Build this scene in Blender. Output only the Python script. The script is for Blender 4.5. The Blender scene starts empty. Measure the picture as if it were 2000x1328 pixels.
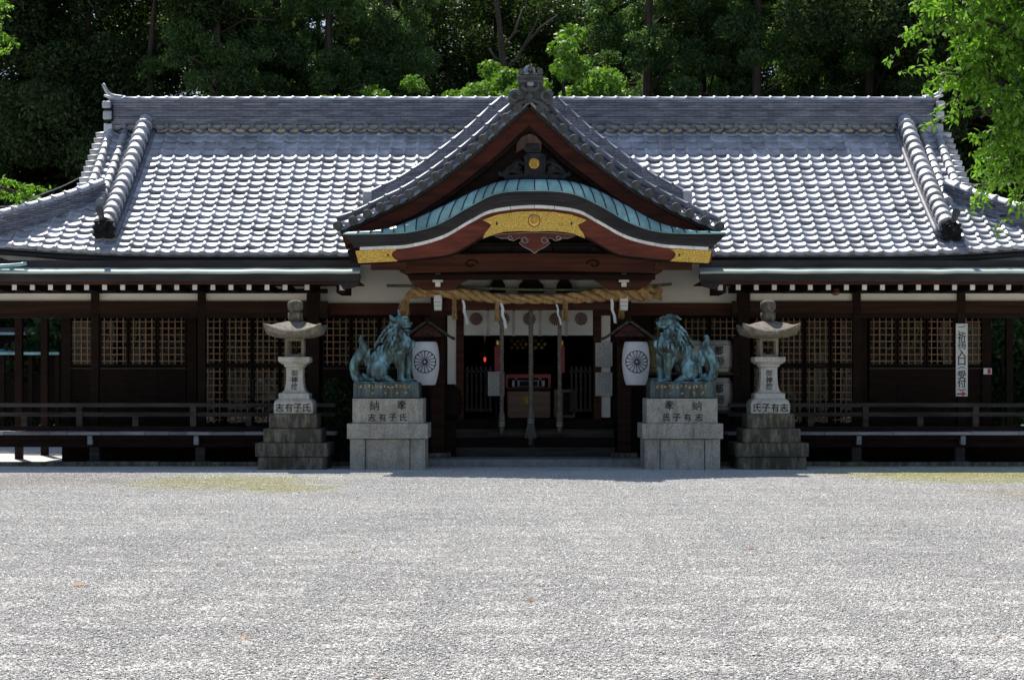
import bpy, bmesh, math, random
import numpy as np
from mathutils import Vector, Matrix, noise as mnoise
random.seed(11)
rng = np.random.default_rng(11)
sc = bpy.context.scene
col = sc.collection
R = math.radians

# ------------------------------------------------------------------ camera, sky, sun
F, CAMZ, HY = 3800.0, 1.65, 753.0       # focal length in photo pixels, eye height, horizon row
def X(px, Y): return (px - 1000.0) * Y / F
def Z(py, Y): return CAMZ + (HY - py) * Y / F
def P(px, py, Y): return Vector((X(px, Y), Y, Z(py, Y)))
cam = bpy.data.cameras.new('camera'); cam.sensor_width = 36; cam.lens = 36 * F / 2000
cam.shift_y = (HY - 664) / 2000; cam.clip_end = 2000
camo = bpy.data.objects.new('camera', cam); col.objects.link(camo)
camo.location = (0, 0, CAMZ); camo.rotation_euler = (R(90), 0, 0); sc.camera = camo
SUN = Vector((-2.0, 5.3, 8.0)).normalized()
w = bpy.data.worlds.new('World'); sc.world = w; w.use_nodes = True
nt = w.node_tree; bg = nt.nodes['Background']
sky = nt.nodes.new('ShaderNodeTexSky'); sky.sky_type = 'NISHITA'; sky.sun_disc = False
sky.sun_elevation = math.asin(SUN.z); sky.sun_rotation = math.atan2(SUN.x, SUN.y)
nt.links.new(sky.outputs[0], bg.inputs[0]); bg.inputs[1].default_value = 0.09
sl = bpy.data.lights.new('sun', 'SUN'); sl.energy = 5.0; sl.angle = R(0.5); sl.color = (1, 0.95, 0.87)
so = bpy.data.objects.new('sun', sl); col.objects.link(so)
so.rotation_euler = (-SUN).to_track_quat('-Z', 'Y').to_euler(); so.location = (0, 0, 40)
sc.view_settings.view_transform = 'Standard'; sc.view_settings.look = 'None'
sc.view_settings.exposure = 0.5; sc.view_settings.gamma = 1
sc.cycles.max_bounces = 6; sc.cycles.transparent_max_bounces = 8
sc.cycles.caustics_reflective = False; sc.cycles.caustics_refractive = False

# ------------------------------------------------------------------ mesh helpers
W = {}
def setparent(o, parent, world=None):
    world = world or Matrix()
    if parent is not None:
        o.parent = parent; o.matrix_parent_inverse = W[parent.name].inverted()
    o.matrix_basis = world; W[o.name] = world
def tag(o, label=None, cat=None, group=None, kind=None):
    if label: o['label'] = label
    if cat: o['category'] = cat
    if group: o['group'] = group
    if kind: o['kind'] = kind
    return o
def empty(name, loc, label, cat, group=None):
    o = bpy.data.objects.new(name, None); col.objects.link(o); o.empty_display_size = .2
    setparent(o, None, Matrix.Translation(Vector(loc))); return tag(o, label, cat, group)
def put(name, me, parent=None, world=None):
    o = bpy.data.objects.new(name, me); col.objects.link(o); setparent(o, parent, world); return o
def spline(pts, n):
    p = [Vector(q) for q in pts]; p = [p[0] * 2 - p[1]] + p + [p[-1] * 2 - p[-2]]; out = []; m = len(p) - 3
    for i in range(n):
        t = i / (n - 1) * m; k = min(int(t), m - 1); t -= k; a, b, c, d = p[k:k + 4]
        out.append(.5 * ((2 * b) + (c - a) * t + (2 * a - 5 * b + 4 * c - d) * t * t + (3 * b - a - 3 * c + d) * t ** 3))
    return out
def lerp(a, b, t): return a + (b - a) * t
class MB:
    def __init__(s): s.v = []; s.f = []; s.sm = []
    def add(s, vs, fs, smooth=False):
        o = len(s.v); s.v += [tuple(v) for v in vs]; s.f += [tuple(i + o for i in f) for f in fs]; s.sm += [smooth] * len(fs); return s
    def box(s, x0, x1, y0, y1, z0, z1):
        return s.add([(x0,y0,z0),(x1,y0,z0),(x1,y1,z0),(x0,y1,z0),(x0,y0,z1),(x1,y0,z1),(x1,y1,z1),(x0,y1,z1)],
              [(3,2,1,0),(4,5,6,7),(0,1,5,4),(1,2,6,5),(2,3,7,6),(3,0,4,7)])
    def frustum(s, cx, cy, z0, a0, b0, z1, a1, b1):
        v = [(cx+sx*a, cy+sy*b, z) for z, a, b in ((z0,a0,b0),(z1,a1,b1)) for sx, sy in ((-1,-1),(1,-1),(1,1),(-1,1))]
        return s.add(v, [(3,2,1,0),(4,5,6,7),(0,1,5,4),(1,2,6,5),(2,3,7,6),(3,0,4,7)])
    def tube(s, pts, rr, n=8, cap=True, smooth=True, flat=1.0):
        pts = [Vector(p) for p in pts]; m = len(pts)
        if not hasattr(rr, '__len__'): rr = [rr] * m
        t0 = (pts[1] - pts[0]).normalized(); up = Vector((0, 0, 1)) if abs(t0.z) < .9 else Vector((1, 0, 0))
        a = t0.cross(up).normalized(); vs = []
        for i in range(m):
            t = (pts[min(i+1, m-1)] - pts[max(i-1, 0)]).normalized(); a = (a - t * a.dot(t)).normalized(); b = t.cross(a)
            for k in range(n):
                q = 2 * math.pi * k / n; vs.append(pts[i] + (a * math.cos(q) + b * math.sin(q) * flat) * rr[i])
        fs = [(i*n+k, i*n+(k+1)%n, (i+1)*n+(k+1)%n, (i+1)*n+k) for i in range(m-1) for k in range(n)]
        s.add(vs, fs, smooth)
        if cap:
            o = len(s.v) - m * n
            s.f += [tuple(o+k for k in range(n))[::-1], tuple(o+(m-1)*n+k for k in range(n))]; s.sm += [False, False]
        return s
    def prism(s, outline, y0, y1, smooth=False):      # outline in the XZ plane, seen from -Y
        n = len(outline); vs = [(x, y0, z) for x, z in outline] + [(x, y1, z) for x, z in outline]
        ar = sum(outline[i][0]*outline[(i+1)%n][1] - outline[(i+1)%n][0]*outline[i][1] for i in range(n))
        idx = list(range(n)) if ar > 0 else list(range(n))[::-1]
        s.add(vs, [tuple(idx), tuple(i+n for i in idx[::-1])])
        o = len(s.v) - 2*n
        for q in range(n):
            a, b = idx[q], idx[(q+1) % n]; s.f.append((o+b, o+a, o+a+n, o+b+n)); s.sm.append(smooth)
        return s
    def strip(s, A, B, y0, y1):                        # solid band between two XZ curves (A above B)
        n = len(A); vs = []
        for y in (y0, y1):
            vs += [(a[0], y, a[1]) for a in A] + [(b[0], y, b[1]) for b in B]
        fs = []
        for i in range(n-1):
            fs += [(n+i, n+i+1, i+1, i), (2*n+i, 2*n+i+1, 3*n+i+1, 3*n+i), (i, i+1, 2*n+i+1, 2*n+i), (n+i+1, n+i, 3*n+i, 3*n+i+1)]
        fs += [(0, 2*n, 3*n, n), (n-1, 2*n-1, 4*n-1, 3*n-1)]
        return s.add(vs, fs)
    def lathe(s, c, prof, n=24, smooth=True, cap=True):
        vs = [(c[0]+r*math.cos(2*math.pi*k/n), c[1]+r*math.sin(2*math.pi*k/n), c[2]+z) for r, z in prof for k in range(n)]
        m = len(prof); fs = [(i*n+k, i*n+(k+1)%n, (i+1)*n+(k+1)%n, (i+1)*n+k) for i in range(m-1) for k in range(n)]
        s.add(vs, fs, smooth); o = len(s.v)-m*n
        if cap: s.f += [tuple(o+k for k in range(n))[::-1], tuple(o+(m-1)*n+k for k in range(n))]; s.sm += [False]*2
        return s
    def sqlathe(s, c, prof, corner=0.0, smooth=False):   # square rings; corner lifts the ring's corners
        q8 = [-1+.25*i for i in range(8)]; ring = [(a,-1) for a in q8] + [(1,a) for a in q8] + [(-a,1) for a in q8] + [(-1,-a) for a in q8]
        n = 32; vs = []
        for row in prof:
            h, z = row[0], row[1]; lift = row[2] if len(row) > 2 else 0
            for x, y in ring:
                k = abs(x*y) ** 2.2
                vs.append((c[0]+x*h, c[1]+y*h, c[2]+z+lift*k))
        m = len(prof); fs = [(i*n+k, i*n+(k+1)%n, (i+1)*n+(k+1)%n, (i+1)*n+k) for i in range(m-1) for k in range(n)]
        s.add(vs, fs, smooth); o = len(s.v)-m*n
        s.f += [tuple(o+k for k in range(n))[::-1], tuple(o+(m-1)*n+k for k in range(n))]; s.sm += [False]*2
        return s
    def ell(s, c, r, rot=None, nu=14, nv=9):
        vs = []; M = rot or Matrix.Identity(3)
        for i in range(nv+1):
            th = math.pi * i / nv
            for k in range(nu):
                q = 2*math.pi*k/nu; vs.append(Vector(c) + M @ Vector((r[0]*math.sin(th)*math.cos(q), r[1]*math.sin(th)*math.sin(q), r[2]*math.cos(th))))
        fs = [(i*nu+k, (i+1)*nu+k, (i+1)*nu+(k+1)%nu, i*nu+(k+1)%nu) for i in range(nv) for k in range(nu)]
        return s.add(vs, fs, True)
    def mesh(s, name, mat):
        me = bpy.data.meshes.new(name); me.from_pydata(s.v, [], s.f); me.polygons.foreach_set('use_smooth', s.sm)
        me.materials.append(mat); me.update(); return me
    def build(s, name, mat, parent=None, bevel=0, kind=None):
        o = put(name, s.mesh(name, mat), parent)
        if bevel:
            b = o.modifiers.new('bevel', 'BEVEL'); b.width = bevel; b.segments = 2; b.limit_method = 'ANGLE'; b.angle_limit = R(40)
        if kind: o['kind'] = kind
        return o
def bx(name, mat, parent, x0, x1, y0, y1, z0, z1, bevel=0): return MB().box(x0, x1, y0, y1, z0, z1).build(name, mat, parent, bevel)
def numesh(name, V, Fq, mat, smooth=False):            # fast mesh from numpy arrays of verts and quads/tris
    me = bpy.data.meshes.new(name); k = Fq.shape[1]
    me.vertices.add(len(V)); me.vertices.foreach_set('co', V.astype(np.float32).ravel())
    me.loops.add(Fq.size); me.loops.foreach_set('vertex_index', Fq.astype(np.int32).ravel())
    me.polygons.add(len(Fq)); me.polygons.foreach_set('loop_start', np.arange(0, Fq.size, k, dtype=np.int32))
    if smooth: me.polygons.foreach_set('use_smooth', np.ones(len(Fq), bool))
    me.materials.append(mat); me.update(calc_edges=True); return me
_ub = {}
def unitbox(mat):
    if mat.name not in _ub: _ub[mat.name] = MB().box(-.5,.5,-.5,.5,-.5,.5).mesh('bar', mat)
    return _ub[mat.name]
def bar(name, mat, parent, c, d):                     # small box that shares one mesh
    return put(name, unitbox(mat), parent, Matrix.Translation(Vector(c)) @ Matrix.Diagonal((d[0], d[1], d[2], 1)))

# ------------------------------------------------------------------ glyphs (Blender's own font)
_glyph = {}
def load_glyphs(chars):
    tmp = []
    for ch in chars:
        cu = bpy.data.curves.new('glyph', 'FONT'); cu.body = ch; cu.align_x = 'CENTER'; cu.size = 1; cu.offset = 0.0 if ch in '御祷ご' else .006 if ch in '燈納源' else .016; cu.resolution_u = 3
        o = bpy.data.objects.new('glyph', cu); col.objects.link(o); tmp.append((ch, o))
    dg = bpy.context.evaluated_depsgraph_get(); dg.update()
    for ch, o in tmp:
        me = bpy.data.meshes.new_from_object(o.evaluated_get(dg))
        v = np.array([p.co[:] for p in me.vertices]) if len(me.vertices) else np.zeros((1, 3))
        f = [tuple(p.vertices) for p in me.polygons]
        u = v[sorted({i for q in f for i in q})] if f else v; c = (u.min(0) + u.max(0)) / 2; e = max((u.max(0) - u.min(0)).max(), .6)
        _glyph[ch] = ((v - c) / e, f); bpy.data.meshes.remove(me)
    for ch, o in tmp:
        cu = o.data; bpy.data.objects.remove(o); bpy.data.curves.remove(cu)
load_glyphs('御神燈志有子氏奉納ご祈祷入口受付都源︵︶')
def glyphs(items, mat, parent, name='inscription'):   # items: (char, x, y, z, size)
    mb = MB()
    for ch, x, y, z, s in items:
        v, f = _glyph[ch]
        pts = [(q[0], q[1]) for q in v]
        mb.add([(x + a*s, y, z + b*s) for a, b in pts], f)
    return mb.build(name, mat, parent)

# ------------------------------------------------------------------ materials
def nodes(name):
    m = bpy.data.materials.new(name); m.use_nodes = True; t = m.node_tree; return m, t, t.nodes['Principled BSDF']
def N(t, typ, **kw):
    n = t.nodes.new(typ)
    for k, v in kw.items(): setattr(n, k, v)
    return n
def L(t, a, b): t.links.new(a, b)
def ramp(t, fac, stops):
    r = N(t, 'ShaderNodeValToRGB'); el = r.color_ramp.elements
    while len(el) < len(stops): el.new(.5)
    for e, (p, c) in zip(el, stops): e.position = p; e.color = (*c, 1) if len(c) == 3 else c
    L(t, fac, r.inputs[0]); return r.outputs[0]
def noise(t, scale, detail=4, rough=.55, stretch=(1,1,1), coord='Object', dist=0):
    tc = N(t, 'ShaderNodeTexCoord') if coord != 'Position' else N(t, 'ShaderNodeNewGeometry'); mp = N(t, 'ShaderNodeMapping'); mp.inputs['Scale'].default_value = stretch
    n = N(t, 'ShaderNodeTexNoise'); n.inputs['Scale'].default_value = scale; n.inputs['Detail'].default_value = detail
    n.inputs['Roughness'].default_value = rough; n.inputs['Distortion'].default_value = dist
    L(t, tc.outputs[coord], mp.inputs[0]); L(t, mp.outputs[0], n.inputs[0]); return n.outputs[0]
def mix(t, fac, a, b, mode='MIX'):
    m = N(t, 'ShaderNodeMix', data_type='RGBA', blend_type=mode)
    for sock, v in ((m.inputs[0], fac), (m.inputs[6], a), (m.inputs[7], b)):
        if isinstance(v, (int, float)): sock.default_value = v
        elif isinstance(v, tuple): sock.default_value = (*v, 1)
        else: L(t, v, sock)
    return m.outputs[2]
def math_(t, op, a, b=None, clamp=False):
    m = N(t, 'ShaderNodeMath', operation=op, use_clamp=clamp)
    for i, v in enumerate((a, b)):
        if v is None: continue
        if isinstance(v, (int, float)): m.inputs[i].default_value = v
        else: L(t, v, m.inputs[i])
    return m.outputs[0]
def bump(t, p, h, strength, dist=.02):
    b = N(t, 'ShaderNodeBump'); b.inputs['Strength'].default_value = strength; b.inputs['Distance'].default_value = dist
    L(t, h, b.inputs['Height']); L(t, b.outputs[0], p.inputs['Normal'])
def perpiece(t):                                      # a random number per piece, object or island
    oi = N(t, 'ShaderNodeObjectInfo'); g = N(t, 'ShaderNodeNewGeometry')
    return math_(t, 'FRACT', math_(t, 'ADD', oi.outputs['Random'], g.outputs['Random Per Island']))
def pm(name, c1, c2, scale=3, rough=.6, b=0, bscale=None, metal=0, stretch=(1,1,1), spec=.5, vary=0, rr=0, lo=.35, hi=.65, dist=.02, stain=0):
    m, t, p = nodes(name); n = noise(t, scale, 6, .6, stretch)
    c = ramp(t, n, [(lo, c1), (hi, c2)])
    if vary:
        v = math_(t, 'ADD', math_(t, 'MULTIPLY', perpiece(t), vary), 1 - vary/2)
        c = mix(t, 1.0, c, v, 'MULTIPLY')
    if stain:
        k = 1 - stain; c = mix(t, 1.0, c, ramp(t, noise(t, 1.1, 7, .72, coord='Position'), [(.36, (k,k*.99,k*.96)), (.56, (1.0,1.0,1.0)), (.7, (1.06,1.06,1.05))]), 'MULTIPLY')
    L(t, c, p.inputs['Base Color']); p.inputs['Roughness'].default_value = rough; p.inputs['Metallic'].default_value = metal
    p.inputs['Specular IOR Level'].default_value = spec
    if rr: L(t, math_(t, 'ADD', math_(t, 'MULTIPLY', n, rr), rough - rr/2), p.inputs['Roughness'])
    if b: bump(t, p, noise(t, bscale or scale*4, 5, .6, stretch), b, dist)
    return m
M = {}
M['tile'] = pm('roof_tile', (.46,.472,.515), (.62,.632,.67), 5, .6, .12, 30, vary=.42, rr=.2, spec=.6, metal=.62, stain=.3)
M['tile_verge'] = pm('verge_tile', (.13,.14,.175), (.22,.23,.27), 5, .5, .12, 30, vary=.4, rr=.16, metal=.35, stain=.3)
M['tile_dark'] = pm('ornament_tile', (.010,.010,.011), (.026,.027,.028), 9, .65, .3, 30, vary=.3, spec=.12)
M['tile_end'] = pm('tile_end', (.04,.044,.045), (.09,.092,.09), 9, .7, .3, 30, vary=.4)
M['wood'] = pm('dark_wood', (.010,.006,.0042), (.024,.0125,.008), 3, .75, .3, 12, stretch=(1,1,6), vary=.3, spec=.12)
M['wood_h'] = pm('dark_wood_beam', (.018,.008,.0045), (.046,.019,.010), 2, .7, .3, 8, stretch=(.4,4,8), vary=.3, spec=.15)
M['wood_grey'] = pm('weathered_wood', (.03,.026,.022), (.08,.07,.062), 2, .8, .4, 10, stretch=(.5,4,6), vary=.5, spec=.2)
M['board_grey'] = pm('weathered_floor_board', (.2,.2,.21), (.36,.36,.37), 2, .7, .4, 10, stretch=(.5,4,6), vary=.5)
M['wood_red'] = pm('red_brown_wood', (.075,.016,.009), (.17,.040,.022), 1.6, .6, .3, 8, stretch=(.7,1,6), vary=.15, spec=.25)
M['wood_mid'] = pm('red_brown_beam', (.036,.011,.006), (.09,.026,.014), 1.6, .6, .3, 8, stretch=(.5,1,8), vary=.15, spec=.2)
M['wood_bar'] = pm('lattice_wood', (.20,.105,.055), (.32,.18,.10), 3, .6, .2, 20, vary=.35)
M['wood_box'] = pm('box_wood', (.11,.055,.028), (.18,.09,.045), 2, .5, .2, 10, stretch=(.4,1,6))
M['plaster'] = pm('plaster', (.74,.71,.63), (.84,.81,.74), 1.2, .9, .15, 12)
M['white'] = pm('white_paint', (.70,.68,.64), (.82,.81,.78), 5, .7, .1, 30, vary=.25)
M['copper'] = pm('copper_patina', (.17,.37,.40), (.34,.58,.60), 2.5, .3, .15, 14, vary=.4, rr=.25, stain=.4)
M['copper_pale'] = pm('copper_pale', (.30,.38,.34), (.46,.54,.49), 1.2, .72, .2, 10, rr=.2)
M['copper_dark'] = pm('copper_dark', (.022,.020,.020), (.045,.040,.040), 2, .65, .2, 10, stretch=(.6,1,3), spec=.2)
M['paper'] = pm('paper', (.68,.70,.74), (.8,.81,.83), 2, .8, .05, 20)
M['cloth'] = pm('curtain_cloth', (.55,.54,.50), (.66,.65,.62), 3, .9, .1, 40)
M['notice'] = pm('old_notice', (.42,.41,.38), (.58,.57,.53), 3, .8, .1, 20)
M['straw'] = pm('straw', (.30,.17,.06), (.58,.38,.17), 14, .85, .6, 60, stretch=(1,1,1), vary=.3)
M['hemp'] = pm('hemp_rope', (.16,.13,.10), (.28,.24,.19), 14, .9, .5, 60, vary=.3)
M['bamboo'] = pm('bamboo', (.05,.07,.03), (.10,.12,.05), 5, .4, .1, 20)
M['ink'] = pm('ink', (.008,.008,.01), (.015,.015,.018), 8, .7)
M['ink_blue'] = pm('crest_ink', (.012,.016,.03), (.018,.022,.04), 8, .7)
M['crest_red'] = pm('crest_red', (.09,.03,.028), (.12,.04,.035), 8, .8)
M['red'] = pm('red_lacquer', (.45,.02,.02), (.55,.03,.03), 5, .4)
M['brass'] = pm('gilt', (.75,.45,.10), (.95,.66,.2), 12, .3, .2, 40, metal=.85)
M['lead'] = pm('grey_strip', (.22,.21,.20), (.34,.33,.32), 10, .6)
M['barrel'] = pm('barrel_wrap', (.34,.32,.28), (.5,.48,.43), 4, .85, .3, 30, vary=.3)
M['barrel_y'] = pm('barrel_wrap_yellow', (.36,.30,.12), (.5,.42,.2), 4, .85, .3, 30)
M['bark'] = pm('bark', (.03,.023,.018), (.075,.06,.048), 5, .9, .7, 12, stretch=(3,3,.5))
M['bark_pale'] = pm('bark_pale', (.10,.095,.09), (.2,.19,.18), 5, .9, .5, 12, stretch=(3,3,.5))
M['dry_leaf'] = pm('dry_leaf', (.20,.085,.025), (.32,.15,.05), 20, .7, vary=.5)
M['cable'] = pm('cable', (.25,.24,.22), (.35,.34,.32), 5, .5)
def gold():
    m, t, p = nodes('gold_plate'); v = N(t, 'ShaderNodeTexVoronoi', feature='DISTANCE_TO_EDGE'); tc = N(t, 'ShaderNodeTexCoord')
    n = noise(t, 20, 3, .6); mp = N(t, 'ShaderNodeVectorMath', operation='ADD'); L(t, tc.outputs['Object'], mp.inputs[0])
    v.inputs['Scale'].default_value = 26; k = N(t, 'ShaderNodeVectorMath', operation='SCALE'); L(t, n, k.inputs[0]); k.inputs['Scale'].default_value = .05
    L(t, k.outputs[0], mp.inputs[1]); L(t, mp.outputs[0], v.inputs['Vector'])
    c = ramp(t, v.outputs['Distance'], [(0, (.36,.20,.03)), (.12, (.85,.56,.11)), (.5, (.95,.66,.17))])
    L(t, c, p.inputs['Base Color']); p.inputs['Metallic'].default_value = .55; p.inputs['Roughness'].default_value = .42
    bump(t, p, v.outputs['Distance'], .8, .03); return m
M['gold'] = gold()
def granite():
    m, t, p = nodes('granite'); tc = N(t, 'ShaderNodeTexCoord'); v = N(t, 'ShaderNodeTexVoronoi'); v.inputs['Scale'].default_value = 55
    L(t, tc.outputs['Object'], v.inputs['Vector']); s = N(t, 'ShaderNodeSeparateColor'); L(t, v.outputs['Color'], s.inputs[0])
    c = ramp(t, s.outputs[0], [(0, (.30,.28,.24)), (.15, (.42,.395,.345)), (.6, (.49,.46,.41)), (1, (.58,.55,.495))])
    c = mix(t, 1, c, ramp(t, noise(t, 2.2, 5), [(.3, (.72,.70,.66)), (.7, (1.0,1.0,1.0))]), 'MULTIPLY')
    c = mix(t, 1, c, ramp(t, noise(t, 3, 6, .7, (3,3,.35)), [(.32, (.66,.64,.60)), (.5, (1,1,1))]), 'MULTIPLY')
    L(t, c, p.inputs['Base Color']); p.inputs['Roughness'].default_value = .75; bump(t, p, noise(t, 90, 3), .35, .01)
    c = mix(t, ramp(t, noise(t, 2.5, 7, .7, (1.5,1.5,.6), 'Position'), [(.52, (0,0,0)), (.7, (.55,.55,.55))]), c, (.12,.115,.09)); L(t, c, p.inputs['Base Color']); return m
M['granite'] = granite()
def stone(name, a, b, stain):
    m, t, p = nodes(name); c = ramp(t, noise(t, 22, 6, .7), [(.3, a), (.7, b)])
    c = mix(t, ramp(t, noise(t, 3.2, 6, .65), [(.48, (0,0,0)), (.62, (.55,.55,.55))]), c, (.20,.19,.075))
    c = mix(t, ramp(t, noise(t, 4, 7, .7, (2,2,.5)), [(.5-stain*.25, (0,0,0)), (.72-stain*.2, (stain,stain,stain))]), c, (.028,.026,.023))
    L(t, c, p.inputs['Base Color']); p.inputs['Roughness'].default_value = .9; bump(t, p, noise(t, 40, 6, .7), .5, .015); return m
M['stone'] = stone('lantern_stone', (.22,.19,.155), (.38,.33,.27), .6)
M['stone_pale'] = stone('lantern_stone_pale', (.44,.42,.38), (.58,.56,.51), .25)
M['stone_dark'] = stone('step_stone', (.22,.19,.14), (.38,.34,.27), .85)
M['slab'] = stone('paving_slab', (.24,.24,.24), (.36,.36,.36), .3)
def bronze():
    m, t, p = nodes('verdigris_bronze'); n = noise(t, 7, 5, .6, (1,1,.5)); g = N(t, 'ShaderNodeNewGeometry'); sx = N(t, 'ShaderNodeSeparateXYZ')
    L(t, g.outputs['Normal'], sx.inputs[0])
    f = math_(t, 'ADD', n, math_(t, 'MULTIPLY', sx.outputs[2], .15))  # upward faces paler: rain-washed patina and sky light on the tops, put into colour
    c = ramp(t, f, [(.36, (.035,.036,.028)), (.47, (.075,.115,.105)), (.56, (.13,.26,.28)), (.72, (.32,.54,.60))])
    L(t, c, p.inputs['Base Color']); p.inputs['Roughness'].default_value = .5; p.inputs['Metallic'].default_value = .15
    bump(t, p, noise(t, 40, 5, .65), .35, .01); return m
M['bronze'] = bronze()
M['bronze_dark'] = pm('dark_bronze', (.03,.036,.034), (.10,.17,.175), 4, .5, .3, 30, stretch=(3,3,.5), lo=.42, hi=.72)
def ridge():
    m, t, p = nodes('ridge_course'); tc = N(t, 'ShaderNodeTexCoord'); sx = N(t, 'ShaderNodeSeparateXYZ'); L(t, tc.outputs['Object'], sx.inputs[0])
    cx = N(t, 'ShaderNodeCombineXYZ'); L(t, math_(t, 'ADD', sx.outputs[0], sx.outputs[1]), cx.inputs[0]); L(t, sx.outputs[2], cx.inputs[1])
    b = N(t, 'ShaderNodeTexBrick'); b.inputs['Scale'].default_value = 1; b.inputs['Brick Width'].default_value = .28; b.inputs['Row Height'].default_value = .052
    b.inputs['Mortar Size'].default_value = .004; b.inputs['Color1'].default_value = (.17,.18,.22,1); b.inputs['Color2'].default_value = (.30,.31,.36,1); b.inputs['Mortar'].default_value = (.02,.02,.025,1)
    L(t, cx.outputs[0], b.inputs['Vector'])
    c = mix(t, 1, b.outputs['Color'], ramp(t, noise(t, 5, 5, .6, (.5,1,2)), [(.3, (.55,.56,.6)), (.7, (1.2,1.2,1.2))]), 'MULTIPLY')
    L(t, c, p.inputs['Base Color']); p.inputs['Roughness'].default_value = .6; return m
M['ridge'] = ridge()
def glass():
    m, t, p = nodes('window_glass'); tr = N(t, 'ShaderNodeBsdfTransparent'); tr.inputs[0].default_value = (.55,.56,.55,1)
    gl = N(t, 'ShaderNodeBsdfGlossy'); gl.inputs['Roughness'].default_value = .03; fr = N(t, 'ShaderNodeFresnel'); fr.inputs[0].default_value = 1.5
    b = N(t, 'ShaderNodeBump'); b.inputs['Strength'].default_value = .25; b.inputs['Distance'].default_value = .02
    L(t, noise(t, 5, 2, .5, (1,1,.6)), b.inputs['Height']); L(t, b.outputs[0], gl.inputs['Normal'])
    mx = N(t, 'ShaderNodeMixShader'); L(t, math_(t, 'MULTIPLY', fr.outputs[0], .7, True), mx.inputs[0]); L(t, tr.outputs[0], mx.inputs[1]); L(t, gl.outputs[0], mx.inputs[2])
    L(t, mx.outputs[0], t.nodes['Material Output'].inputs[0]); return m
M['glass'] = glass()
def leafmat(name, a, b, trans, rough=.5):
    m, t, p = nodes(name); c = ramp(t, perpiece(t), [(0, a), (1, b)]); L(t, c, p.inputs['Base Color']); p.inputs['Roughness'].default_value = rough
    p.inputs['Specular IOR Level'].default_value = .16
    tl = N(t, 'ShaderNodeBsdfTranslucent'); L(t, mix(t, 1, c, (1.3,1.5,.55), 'MULTIPLY'), tl.inputs[0]); mx = N(t, 'ShaderNodeMixShader'); mx.inputs[0].default_value = trans
    L(t, p.outputs[0], mx.inputs[1]); L(t, tl.outputs[0], mx.inputs[2]); L(t, mx.outputs[0], t.nodes['Material Output'].inputs[0]); return m
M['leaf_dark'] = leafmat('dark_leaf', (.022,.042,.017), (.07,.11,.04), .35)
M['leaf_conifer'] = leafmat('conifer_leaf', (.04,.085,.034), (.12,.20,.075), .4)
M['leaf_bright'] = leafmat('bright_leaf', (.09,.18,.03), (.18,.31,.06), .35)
M['leaf_fresh'] = leafmat('fresh_leaf', (.10,.20,.03), (.20,.36,.06), .5)
M['grass'] = leafmat('grass_blade', (.12,.16,.03), (.30,.30,.09), .3)
def gravel(stones):
    m, t, p = nodes('gravel_stone' if stones else 'gravel'); g = N(t, 'ShaderNodeNewGeometry'); pos = g.outputs['Position']
    v = N(t, 'ShaderNodeTexVoronoi'); v.inputs['Scale'].default_value = 70; L(t, pos, v.inputs['Vector'])
    s = N(t, 'ShaderNodeSeparateColor'); L(t, v.outputs['Color'], s.inputs[0]); wn = lambda sc_, d=4, r=.7: noise(t, sc_, d, r, coord='Position')
    c = ramp(t, g.outputs['Random Per Island'] if stones else s.outputs[0], [(0, (.2,.2,.205)), (.05, (.52,.52,.53)), (.5, (.73,.73,.735)), (.85, (.83,.83,.83)), (1, (.9,.9,.89))])
    if not stones: c = mix(t, 1, c, ramp(t, wn(30), [(.36, (.55,.55,.56)), (.56, (1.05,1.05,1.05))]), 'MULTIPLY')
    c = mix(t, 1, c, ramp(t, wn(.35, 5, .65), [(.3, (.84,.84,.85)), (.7, (1.06,1.06,1.05))]), 'MULTIPLY')
    c = mix(t, 1, c, (1.0,.97,.92), 'MULTIPLY')
    def patch(cx, cy, rx, ry, ns, lo, hi):
        mp = N(t, 'ShaderNodeMapping'); mp.inputs['Location'].default_value = (-cx/rx, -cy/ry, 0); mp.inputs['Scale'].default_value = (1/rx, 1/ry, 0)
        L(t, pos, mp.inputs[0]); ln = N(t, 'ShaderNodeVectorMath', operation='LENGTH'); L(t, mp.outputs[0], ln.inputs[0])
        f = math_(t, 'SUBTRACT', 1.0, ln.outputs['Value'], True)
        q = math_(t, 'ADD', f, math_(t, 'MULTIPLY', math_(t, 'SUBTRACT', wn(ns, 8, .78), .5), 1.8))
        r = ramp(t, q, [(lo, (0,0,0)), (hi, (1,1,1))]); return math_(t, 'MULTIPLY', r, math_(t, 'MULTIPLY', f, 6.0, True))
    mossc = ramp(t, wn(14, 5), [(.3, (.36,.35,.10)), (.5, (.54,.51,.19)), (.7, (.68,.63,.38))])
    for a in ((-4.9, 33.2, 3.2, 4.6, 2.6, .38, .66), (-3.6, 31.0, 1.6, 2.0, 3, .4, .66), (8.2, 34.8, 3.0, 3.4, 2.6, .2, .55), (9.5, 36.6, 5.0, 2.0, 2.6, .1, .4)):
        c = mix(t, math_(t, 'MULTIPLY', patch(*a), .6), c, mossc)
    c = mix(t, math_(t, 'MULTIPLY', patch(-9.0, 33.5, 4.0, 3.6, 1.5, .1, .7), .45), c, (.42,.37,.32))
    c = mix(t, math_(t, 'MULTIPLY', patch(8.4, 29.2, 2.4, 3.0, 1.5, .2, .8), .5), c, (.50,.41,.28))
    L(t, c, p.inputs['Base Color']); p.inputs['Roughness'].default_value = .85; p.inputs['Specular IOR Level'].default_value = .2
    if not stones: bump(t, p, math_(t, 'ADD', math_(t, 'MULTIPLY', v.outputs['Distance'], -.6), wn(30)), .6, .02)
    return m
M['gravel'] = gravel(False); M['gravel_stone'] = gravel(True)
M['earth'] = pm('earth', (.16,.13,.09), (.3,.26,.18), 2, .95, .4, 10)

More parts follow.
